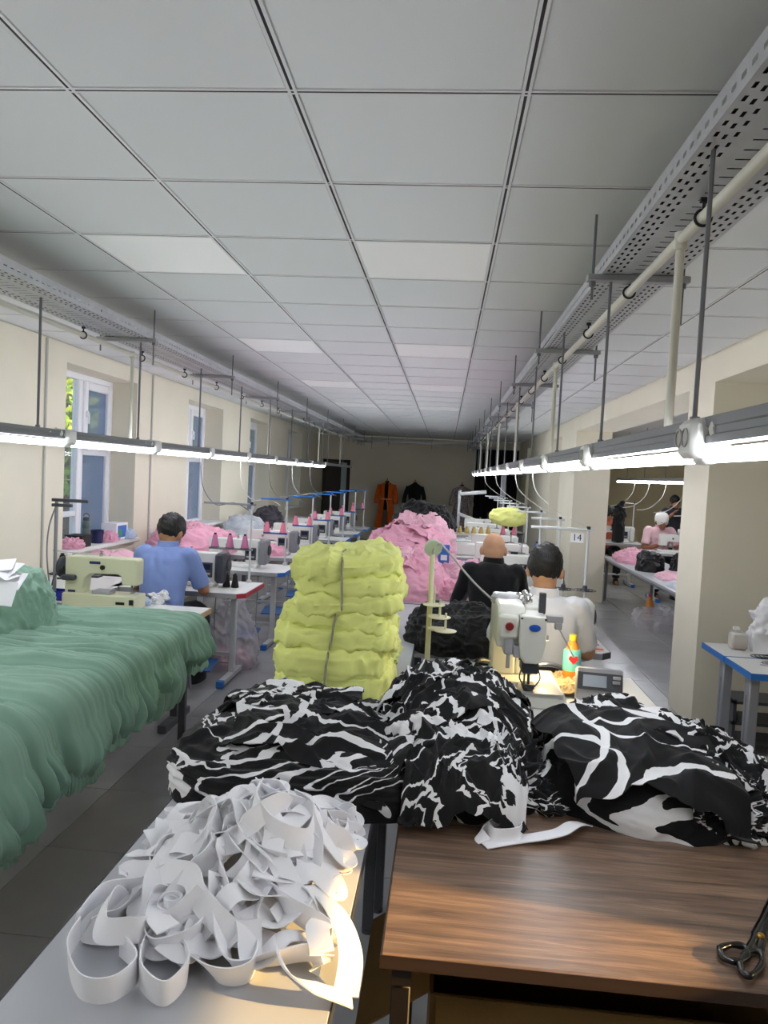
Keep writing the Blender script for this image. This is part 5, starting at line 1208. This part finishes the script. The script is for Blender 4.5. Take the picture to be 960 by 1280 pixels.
# ------------------------------------------------------------------ left wall tables, pink garments, sill things
long_table('long pale table along the window wall under pink garments', -3.22, -2.68, 6.1, 9.6, mat=m_white_lam, edge=m_gray_e, z=.78)
long_table('far long pale table along the window wall', -3.22, -2.60, 9.65, 15.0, mat=m_white_lam, edge=m_gray_e, z=.78)
ZT = .78
pile('low flat pink garments beside the near window sill', (-2.95, 6.35, ZT), .22, .24, .12, 31.1, m_pink2, 40, 90)
pile('big pink garment heap on the window table behind the worker in blue', (-2.70, 7.75, ZT), .42, .62, .30, 33.1, m_pink, 60, 150)
pile('flat stretched pink garments farther along the window table', (-2.90, 9.2, ZT), .26, .36, .12, 35.1, m_pink2, 40, 90)
pile('black and pink clothes in a bundle by the second window', (-3.02, 8.55, ZT), .16, .2, .26, 36.2, m_pink, 40, 80)
pile('pale folded fabric heap far along the window table', (-2.92, 10.6, ZT), .26, .5, .22, 37.2, cloth_mat('pale mixed fabric', (196, 200, 206), .2), 40, 90)
pile('dark clothes piled on the far window table', (-2.92, 12.0, ZT), .24, .5, .30, 38.2, cloth_mat('dark mixed fabric', (60, 56, 66), .3), 40, 90)
pile('pink clothes scattered on the middle of the third window station', (-1.95, 8.2, TZ), .2, .14, .10, 39.2, m_pink, 30, 60)
# window sill
SZ = WZ0+.034
t = thing('drink_flask', 'grey green flask with loop lid on the near window sill', 'flask', (-3.33, 6.62, SZ))
q = MB(); q.lathe([(.036, 0), (.04, .005), (.04, .13), (.036, .15), (.036, .155), (.04, .165), (.04, .20), (.03, .225), (.026, .23)], n=18); q.build('body', M('grey green plastic', (92, 108, 108), .4), t)
q = MB(); q.lathe([(.03, .226), (.03, .25), (.02, .258), (0, .26)], n=16); q.tube([(.028*math.cos(a), 0, .262+.028*math.sin(a)) for a in np.linspace(0, PI, 10)], .005, 6); q.build('lid', m_mg2, t)
t = thing('carton', 'white and blue carton box standing on the near window sill', 'box', (-3.33, 7.22, SZ)); q = MB(); q.box((0, 0, .085), (.16, .26, .17), bev=.002); q.build('carton_body', m_paper, t, False)
q = MB(); q.box((.0805, 0, .085), (.001, .20, .12)); q.build('printed_panel', M('blue print', (60, 110, 190), .5), t, False); q = MB(); q.box((.0812, -.04, .07), (.001, .07, .07)); q.build('green_mark', M('green print', (70, 160, 90), .5), t, False)
t = thing('navy_tub', 'dark navy tub on the near window sill beside the flask', 'tub', (-3.31, 6.80, SZ)); q = MB(); q.lathe([(.055, 0), (.062, .12), (.066, .125), (.058, .125), (.05, .01), (0, .01)], n=18); q.build('tub', M('navy plastic', (40, 40, 84), .4), t)
t = thing('dark_box', 'low dark box on the near window sill corner', 'box', (-3.30, 6.42, SZ)); q = MB(); q.box((0, 0, .05), (.16, .18, .10), bev=.006); q.build('box_body', M('dark brown card', (46, 36, 34), .7), t); q = MB(); q.box((0, 0, .104), (.165, .185, .01), bev=.002); q.build('box_lid', M('dark brown card', (46, 36, 34), .7), t)
for i, (y, m_, lb) in enumerate(((6.98, m_pink, 'pink scrap heap on the near window sill'), (7.38, cloth_mat('pale blue scrap', (196, 212, 236), .05), 'pale blue and white scraps beside the carton on the sill'), (6.28, m_pink, 'small pink scrap at the end of the near window sill'))):
    pile(lb, (-3.28, y, SZ), .09, .10, .09, 41+i, m_, 24, 50, .02, 16, 'cloth scrap', 'cloth_scrap')
q = MB(); q.box((XL+.012, 7.98, .98), (.024, .085, .085), bev=.006); o = q.build('wall_socket', m_sock); tag(o, 'white wall socket on the window wall beside the cable channel', 'socket')
# ------------------------------------------------------------------ black garments rack
m_fr = M('dark rack steel', (58, 60, 66), .5, .4)
t = thing('garment_trolley', 'dark steel frame trolley under the black garments', 'trolley', (.13, 4.42, 0))
for sx in (-1, 1):
    for sy in (-1, 1): q = MB(); q.box((sx*.24, sy*.22, .345), (.03, .03, .69), bev=.003); q.build('leg', m_fr, t)
q = MB(); q.box((0, 0, .70), (.52, .48, .025), bev=.003); q.build('shelf_board', m_gray_e, t); q = MB(); q.box((0, 0, .25), (.50, .46, .02), bev=.003); q.build('lower_shelf', m_fr, t)
pile('black garments heaped on the steel trolley', (.10, 4.40, .713), .30, .27, .22, 44.4, m_blk, 60, 130, .03, 6)
# ------------------------------------------------------------------ clear plastic bag on the floor by the left row
m_film = MG('clear plastic film', (226, 222, 228), .42, .25); m_film2 = MG('milky plastic film', (236, 236, 240), .8, .3)
pb = pz(285, 838, 0)
t = thing('plastic_bag', 'clear plastic bag of pink scraps on the floor beside the first window table', 'bag')
o = heap('film', m_film, (pb[0]-.04, pb[1]+.16, 0), ell_R(.24, .20, 2, wob=.1), .52, t, n=46, m=90, amp=.03, fs=7, a=1.1, b=.9, seed=3.7)
o = heap('contents', m_pink2, (pb[0]-.03, pb[1]+.16, .001), ell_R(.17, .14, 2, wob=.1), .15, t, n=30, m=60, amp=.02, fs=9, seed=4.7)
# ------------------------------------------------------------------ blue edged tables at the right pier
for i, (y0, y1, lb) in enumerate(((4.09, 4.475, 'blue edged white table at the right, a plastic bottle cap side'), (4.485, 4.86, 'blue edged white table against the right pier, under the white bag'))):
    x0, x1 = 1.70, 2.75; t = thing('blue_edged_table', 'blue edged white table against the right pier wall, bottle on it' if i else 'blue edged white table in front of the pier table, metal bits on it', 'table', ((x0+x1)/2, (y0+y1)/2, 0)); hx, hy = (x1-x0)/2, (y1-y0)/2
    q = MB(); q.box((0, 0, TZ-.018), (2*hx-.012, 2*hy-.012, .036)); q.build('tabletop', m_white_lam, t, False)
    q = MB()
    for s in (-1, 1): q.box((s*(hx-.003), 0, TZ-.0185), (.006, 2*hy, .036)); q.box((0, s*(hy-.003), TZ-.0185), (2*hx-.012, .006, .036))
    q.build('edge_trim', m_blue_e, t, False)
    mk = M('grey leg paint', (150, 152, 158), .45, .2)
    for sx in (-1, 1):
        q = MB(); x = sx*(hx-.09); q.box((x, 0, TZ/2), (.055, .075, TZ-.074), bev=.006); lg = q.build('leg', mk, t)
        q = MB(); q.box((x, 0, .02), (.06, 2*hy-.04, .035), bev=.004); q.build('foot_bar', mk, lg)
        q = MB(); q.box((x-.0285, 0, .40), (.001, .02, .36)); q.build('printed_text_strip', M('grey printed text', (96, 98, 104), .6, col2=(150, 152, 158), vs=120, stretch=(1, 1, 3)), lg, False)
t = thing('oil_bottle', 'square clear plastic bottle with a little brown oil on the blue edged table', 'bottle', (1.86, 4.70, TZ)); q = MB(); q.box((0, 0, .055), (.10, .075, .105), bev=.012); q.lathe([(.022, .105), (.022, .125)], (-.015, 0, 0), 14); q.build('container', MG('milky bottle plastic', (230, 228, 224), .5, .2), t)
q = MB(); q.box((0, 0, .024), (.088, .062, .040), bev=.008); q.build('oil', M('brown oil', (150, 112, 74), .2), t); q = MB(); q.lathe([(.02, .122), (.02, .14), (0, .142)], (-.015, 0, 0), 14); q.build('cap', m_sock, t)
o = heap('plastic_bag', m_film2, (2.12, 4.68, TZ), ell_R(.17, .13, 2, wob=.12, seed=6), .34, n=50, m=100, amp=.045, fs=6, aniso=(1.6, 1.6, .6), a=.8, b=.55, seed=6.9); tag(o, 'white crumpled plastic bag standing on the blue edged table', 'bag')
q = MB()
for k in range(4): q.tube([(1.93+.06*math.cos(a)+.02*k, 4.52+.045*math.sin(a)-.01*k, TZ+.004+.003*k) for a in np.linspace(0, 2*PI*1.2, 24)], .0025, 5)
o = q.build('cable_coil', m_mg2); tag(o, 'thin dark cable coiled on the blue edged tables', 'cable'); o['kind'] = 'thing' if False else ''
del o['kind']
for k, (x, y) in enumerate(((1.90, 4.36), (1.86, 4.30))):
    q = MB(); q.box((0, 0, .008), (.07-.02*k, .03, .016), bev=.004); q.cyl((-.02, 0, .012), (.045, .0, .012), .006, n=8); o = q.build('metal_fitting', m_chrome, None); o.location = (x, y, TZ); o.rotation_euler = (0, 0, .5-k); tag(o, ('larger' if k == 0 else 'smaller')+' bright metal fitting on the front blue edged table', 'metal fitting')
t = thing('shoe_rack', 'dark low rack on the floor under the blue edged tables', 'rack', (2.42, 5.1, 0))
for z in (.06, .20, .34): q = MB(); q.box((0, 0, z), (.9, .26, .02)); q.build('shelf', m_mg2, t, False)
for sx in (-1, 1): q = MB(); q.box((sx*.44, 0, .18), (.02, .26, .36)); q.build('side_panel', m_mg2, t, False)
# ------------------------------------------------------------------ mannequins on the back wall
def mannequin(label, x, mat, kind):
    t = thing('dress_form', label, 'mannequin', (x, YB-.42, 0)); wd = M('light wood', (176, 134, 84), .5)
    q = MB(); q.cyl((0, 0, .28), (0, 0, .85), .018); pole = q.build('pole', wd, t)
    for k in range(3):
        a = k*2*PI/3+.5; q = MB(); q.tube(interp([(0, 0, .30), (.10*math.cos(a), .10*math.sin(a), .17), (.24*math.cos(a), .24*math.sin(a), .014)], 4), [.018, .018, .017, .016, .016, .015, .015, .014, .014], 8); q.build('leg', wd, t)
    q = MB(); q.loft([ringe((0, 0, .80), .14, .10), ringe((0, 0, .95), .15, .11), ringe((0, 0, 1.12), .11, .085), ringe((0, 0, 1.30), .15, .105), ringe((0, 0, 1.44), .16, .09), ringe((0, 0, 1.50), .06, .05), ringe((0, 0, 1.56), .05, .045)]); q.build('torso', m_blk, t)
    q = MB(); q.lathe([(.045, 1.56), (.03, 1.58), (.015, 1.60), (.018, 1.62), (0, 1.64)], n=14); q.build('neck_knob', wd, t)
    def skirt(rings, name, m_, op=0.0):
        q = MB(); n = 40; k = len(rings); P = np.zeros((k, n, 3))
        for i, (z, rx, ry) in enumerate(rings):
            a = np.linspace(-PI/2+op, 1.5*PI-op, n); w_ = 1+.05*np.sin(a*9)*(i/k); P[i, :, 0] = rx*np.cos(a)*w_; P[i, :, 1] = ry*np.sin(a)*w_; P[i, :, 2] = z
        q.grid(P); P2 = P*np.array((.97, .97, 1)); q.grid(P2); return q.build(name, m_, t)
    if kind == 'coat':
        skirt([(1.52, .08, .075), (1.47, .185, .115), (1.32, .185, .13), (1.12, .16, .12), (.80, .21, .16), (.36, .29, .20)], 'coat', mat, .28)
        for s in (-1, 1): q = MB(); q.tube(interp([(s*.17, 0, 1.46), (s*.23, -.02, 1.25), (s*.25, -.05, .98)], 5), [.06]*4+[.058]*3+[.062]*4, 12); q.build('sleeve', mat, t)
        q = MB(); q.tube([(.17*math.cos(a), .135*math.sin(a), 1.10) for a in np.linspace(0, 2*PI, 25)], .018, 6); q.tube([(.02, -.14, 1.10), (.05, -.16, .95), (.06, -.17, .80)], .012, 6); q.build('belt', M('pale orange belt', (222, 150, 96), .7), t)
        skirt([(.82, .15, .11), (.55, .14, .11), (.38, .15, .12)], 'trousers', M('grey brown cloth', (120, 96, 88), .8))
    else:
        skirt([(1.53, .07, .07), (1.46, .185, .11), (1.32, .18, .13), (1.12, .155, .12), (.80, .22, .17), (.30, .26, .20)], 'dress', mat)
        for s in (-1, 1): q = MB(); q.tube(interp([(s*.17, 0, 1.45), (s*.24, -.02, 1.22), (s*.27, -.05, 1.02)], 5), [.055]*11, 12); q.build('sleeve', mat, t)
    return t
mannequin('dress form wearing an orange belted coat at the back wall', -1.50, cloth_mat('orange coat cloth', (214, 98, 30), .08), 'coat')
mannequin('dress form in a plain black dress at the back wall', -.78, m_blk, 'dress')
mannequin('dress form in a pale patterned dress near the dark curtain', .42, M('pale patterned cloth', (196, 184, 186), .8, col2=(110, 96, 104), vs=30), 'dress')
# overhead frame arm and fan-like unit near the patterned dress
t = thing('ironing_boom', 'pale steel ironing boom frame behind the pink heap', 'boom', (.27, 13.9, 0))
q = MB(); q.box((0, 0, .75), (.05, .05, 1.5), bev=.004); q.build('post', m_wleg, t); q = MB(); q.box((.24, 0, 1.46), (.52, .06, .07), bev=.01, rot=Matrix.Rotation(-.12, 3, 'Y')); q.build('upper_arm', m_wleg, t); q = MB(); q.box((.42, 0, .92), (.95, .07, .06), bev=.01, rot=Matrix.Rotation(.32, 3, 'Y')); q.build('lower_arm', m_wleg, t)
t = thing('vacuum_unit', 'small grey vacuum unit with round grille among the far machines', 'machine unit', (.98, 14.2, TZ)); long_table('far plain table at the end of the right row', .45, 1.5, 13.95, 14.6)
q = MB(); q.box((0, 0, .11), (.17, .16, .22), bev=.02); q.build('housing', m_wleg, t); q = MB(); q.lathe([(.05, -.012), (.058, -.008), (.058, 0)], (0, -.08, .13), 18, ax='y'); q.build('grille', m_mg, t)
t = thing('steel_post_frame', 'tall grey steel post with a side arm before the dark curtain', 'frame', (1.15, 14.85, 0)); q = MB(); q.box((0, 0, .95), (.10, .10, 1.9), bev=.01); q.build('post', m_mg, t); q = MB(); q.box((.26, 0, 1.87), (.62, .05, .05), bev=.006, rot=Matrix.Rotation(-.08, 3, 'Y')); q.build('arm', m_mg, t)
# embroidery head with gold thread rack
t = thing('overlock_rack', 'cream thread rack machine with gold cones in the right row', 'sewing machine', (.35, 9.45, TZ)); m_gold = M('gold thread', (206, 178, 110), .6)
q = MB(); q.box((0, 0, .08), (.42, .2, .16), bev=.02); q.build('machine_body', m_mw, t); q = MB(); q.box((0, .12, .26), (.58, .04, .03), bev=.004); q.cyl((-.25, .12, .0), (-.25, .12, .26), .01); q.cyl((.25, .12, .0), (.25, .12, .26), .01); q.build('rack', m_crm, t)
for k in range(6): q = MB(); q.lathe([(.034, .276), (.036, .28), (.018, .36), (0, .362)], (-.23+.092*k, .12, 0), 12); q.build('gold_cone', m_gold, t)
for i, (x, y, lb) in enumerate(((-.12, 8.3, 'blue and white carton lying on the pink garments'), (.24, 7.05, 'blue printed carton standing between pink and blue garments'))):
    t = thing('carton', lb, 'box', (x if i else -.05, y if i else 6.75, TZ+(.0 if i else .0))); 
    if i == 0: t.location = (.02, 6.98, TZ)
    q = MB(); q.box((0, 0, .09 if i else .17), (.10, .06, .18 if i else .34), bev=.002); q.build('carton_body', M('blue print', (60, 110, 190), .5), t, False); q = MB(); q.box((0, -.0305, .11 if i else .22), (.06, .001, .05)); q.build('printed_panel', m_paper, t, False)
# ------------------------------------------------------------------ hanging cables
m_wcab = M('white cable', (214, 212, 206), .5)
def cable(label, pts, r=.004, mat=m_wcab, group=None):
    q = MB(); q.tube(interp(pts, 10), r, 6); o = q.build('power_cable', mat); return tag(o, label, 'cable', group)
for k, y in enumerate((6.2, 7.4, 8.6, 9.9, 11.2)):
    cable('cable hanging from the left light rail to the %s window station' % ORD[k], [(-2.07, y-.12, HC+.10), (-2.05, y-.1, 1.55), (-1.95, y-.04, 1.40), (-1.80, y, 1.42), (-1.66, y-.03, 1.36)], .004, m_wcab if k % 2 else M('grey cable', (120, 120, 124), .5))
for k, y in enumerate((5.0, 6.2, 8.6, 11.0)):
    cable('cable hanging from the right light rail to the %s right row stand' % ('number 14', 'second', 'fourth', 'sixth')[k], [(.56, y-.1, HC+.09), (.60, y-.08, 1.66), (.78, y-.05, 1.52), (.93, y-.03, 1.46)], .003)
# ------------------------------------------------------------------ side room
long_table('long grey framed table in the side room with pink and white garments', 2.42, 3.2, 7.3, 11.3, z=.66, mat=m_lam, edge=m_gray_e, legmat=M('mid grey steel', (120, 122, 128), .4, .4))
SR = .66
pile('pink garment heap at the far end of the side room table', (2.72, 10.7, SR), .26, .45, .16, 51, m_pink, 40, 80, .025, 9)
pile('flat pink garments near the pier on the side room table', (2.85, 8.9, SR), .30, .40, .07, 52, m_pink2, 40, 80, .02, 8)
pile('pale printed garments on the side room table by the pier', (2.80, 8.1, SR), .34, .40, .07, 53, cloth_mat('pale printed cloth', (212, 214, 226), .12), 40, 80, .018, 8)
o = heap('bin_bag', m_blackbag, (2.66, 9.62, SR), ell_R(.17, .17, 2.2, wob=.08, seed=3), .25, n=36, m=70, amp=.02, fs=8, a=.6, b=.6, seed=5); tag(o, 'shiny black bag of cloth on the side room table', 'bag')
pile('dull black garment bundle beside the shiny bag in the side room', (2.98, 9.3, SR), .16, .2, .32, 54, m_blk, 36, 70, .025, 7)
o = heap('plastic_bag', m_film, (2.75, 9.3, 0), ell_R(.36, .3, 2.6, wob=.08, seed=8), .22, n=40, m=80, amp=.02, fs=7, a=.6, b=.5, seed=8.3); tag(o, 'clear plastic sack lying on the floor under the side room table', 'bag')
t = thing('drink_bottle', 'orange bottle standing on the floor under the side room table', 'bottle', (2.75, 9.86, 0)); q = MB(); q.lathe([(.05, 0), (.055, .01), (.055, .2), (.02, .28), (.02, .31), (0, .31)], n=16); q.build('body', M('amber bottle', (206, 130, 60), .25), t); q = MB(); q.lathe([(.022, .30), (.022, .335), (0, .336)], n=12); q.build('cap', m_red_e, t)
for i, (x, y) in enumerate(((2.95, 13.1), (3.55, 11.6), (4.35, 13.3))):
    wh = ['of the worker in the orange top', 'of the worker in the white headscarf', 'by the standing worker'][i]
    mtable('side room sewing table '+wh, x+.5, y-.3, y+.3, m_blue_e, .95, 'side room sewing tables', pedal=False)
    dup(base_m, (x+.02, y, TZ), 0, 'white sewing machine in the side room '+wh, 'side room sewing machines')
    dup(base_s if i % 2 == 0 else base_s, (x+.38, y+.2, TZ), 0, 'thread stand in the side room '+wh, 'side room thread stands')
person('person', 'seated side room worker in a white headscarf and pink top facing the doorway', (3.45, 12.2, 0), PI+.1, skinm('warm brown skin', (150, 96, 76)), cloth_mat('pale pink top', (230, 190, 200), .06), cloth_mat('black trousers', (28, 28, 34), .05), m_hair, lean=.10, head_turn=(0, -.2), cap=cloth_mat('white headscarf cloth', (240, 238, 236), .03), headz=-.03)
person('person', 'standing far worker in dark top in the side room', (4.25, 14.2, 0), PI+.2, skinm('tan skin', (170, 122, 92)), cloth_mat('dark grey top', (62, 62, 70), .06), cloth_mat('dark trousers', (46, 48, 58), .05), m_hair, standing=True, sc=.95, arms={'el': lambda s: (s*.24, .12, 1.14), 'wr': lambda s: (s*.12, .28, 1.34)})
person('person', 'seated side room worker in an orange top behind the machines', (2.97, 13.65, 0), PI-.1, skinm('tan skin', (170, 122, 92)), cloth_mat('orange brown top', (196, 104, 78), .08), cloth_mat('black trousers', (28, 28, 34), .05), m_hair, hairkind='long', head_turn=(.2, -.3))
t = thing('light_rail', 'lit tube lamp rail hanging lengthways in the side room', 'tube lamp', (3.25, 0, HC+.10))
q = MB(); q.box((0, 10.2, .03), (.04, 8.2, .05), bev=.004); q.build('rail', m_alu, t)
q = MB(); q.cyl((0, -.57, -.018), (0, .57, -.018), .0155, n=10); tm = q.mesh('tube', m_tube); q = MB(); q.cyl((0, 0, .05), (0, 0, ZC-HC-.10), .005, n=6); rm = q.mesh('suspension_rod', m_rod)
for k in range(7): link('tube', tm, t, (0, 6.72+1.17*k, 0)); link('suspension_rod', rm, t, (0, 6.6+1.17*k, 0))
for k in range(5): cable('pale cable drooping from the side room light rail, %s one' % ORD[k], [(3.25, 9.4+.9*k, HC+.10), (3.2, 9.4+.9*k, 1.6), (3.05, 9.5+.9*k, 1.42), (2.9, 9.6+.9*k, 1.38)], .005)
o = heap('hanging_jacket', m_blk, (3.0, 12.95, TZ+.02), ell_R(.10, .1, 2), .62, n=40, m=60, amp=.03, fs=6, a=.5, b=.4, seed=7.1); tag(o, 'black jacket hanging over a thread stand in the side room', 'jacket')
# ------------------------------------------------------------------ outside: trees beyond the windows
m_leafs = [M('sunlit leaf', (150, 176, 60), .6, col2=(96, 140, 40), vs=2), M('leaf green', (104, 146, 52), .6, col2=(60, 100, 34), vs=2)]
q = MB(); q.box((-14, 9, -.25), (20.8, 40, .3)); o = q.build('ground', M('outdoor ground', (120, 124, 100), .9, var=.2, vs=.5), None, False); struct(o); o.name = 'floor_outside'
rs = np.random.RandomState(4)
for i, (x, y, h, r) in enumerate(((-6.6, 12.2, 4.6, 1.7), (-7.4, 16.2, 5.4, 2.0), (-6.8, 20.6, 5.0, 1.9), (-7.2, 25.5, 5.2, 2.1), (-6.2, 8.6, 3.6, 1.2), (-5.4, 5.0, 3.4, 1.1))):
    t = thing('tree', 'leafy green tree outside, %s along the window wall' % ORD[i], 'tree', (x, y, -.1), 0, 'trees outside the windows')
    q = MB(); q.tube(interp([(0, 0, 0), (.08, .05, h*.3), (-.05, .1, h*.6), (.05, 0, h*.85)], 5), [.16-.008*k for k in range(16)], 8); q.build('trunk', M('bark', (92, 76, 60), .9, var=.2), t)
    n = 2600; d = rs.randn(n, 3); d /= np.linalg.norm(d, axis=1)[:, None]; c = d*(rs.rand(n, 1)**.45)*np.array((r, r, h*.42))+np.array((0, 0, h*.58)); q = MB()
    A = rs.randn(n, 3); A /= np.linalg.norm(A, axis=1)[:, None]; B = np.cross(A, rs.randn(n, 3)); B /= np.linalg.norm(B, axis=1)[:, None]; s = rs.uniform(.07, .13, (n, 1))
    V = np.stack([c-A*s, c+B*s*.5, c+A*s, c-B*s*.5], 1).reshape(-1, 3); me = bpy.data.meshes.new('foliage'); me.from_pydata(V.tolist(), [], [(4*k, 4*k+1, 4*k+2, 4*k+3) for k in range(n)]); me.materials.append(m_leafs[i % 2]); o = link('foliage', me, t); o['kind'] = 'stuff'
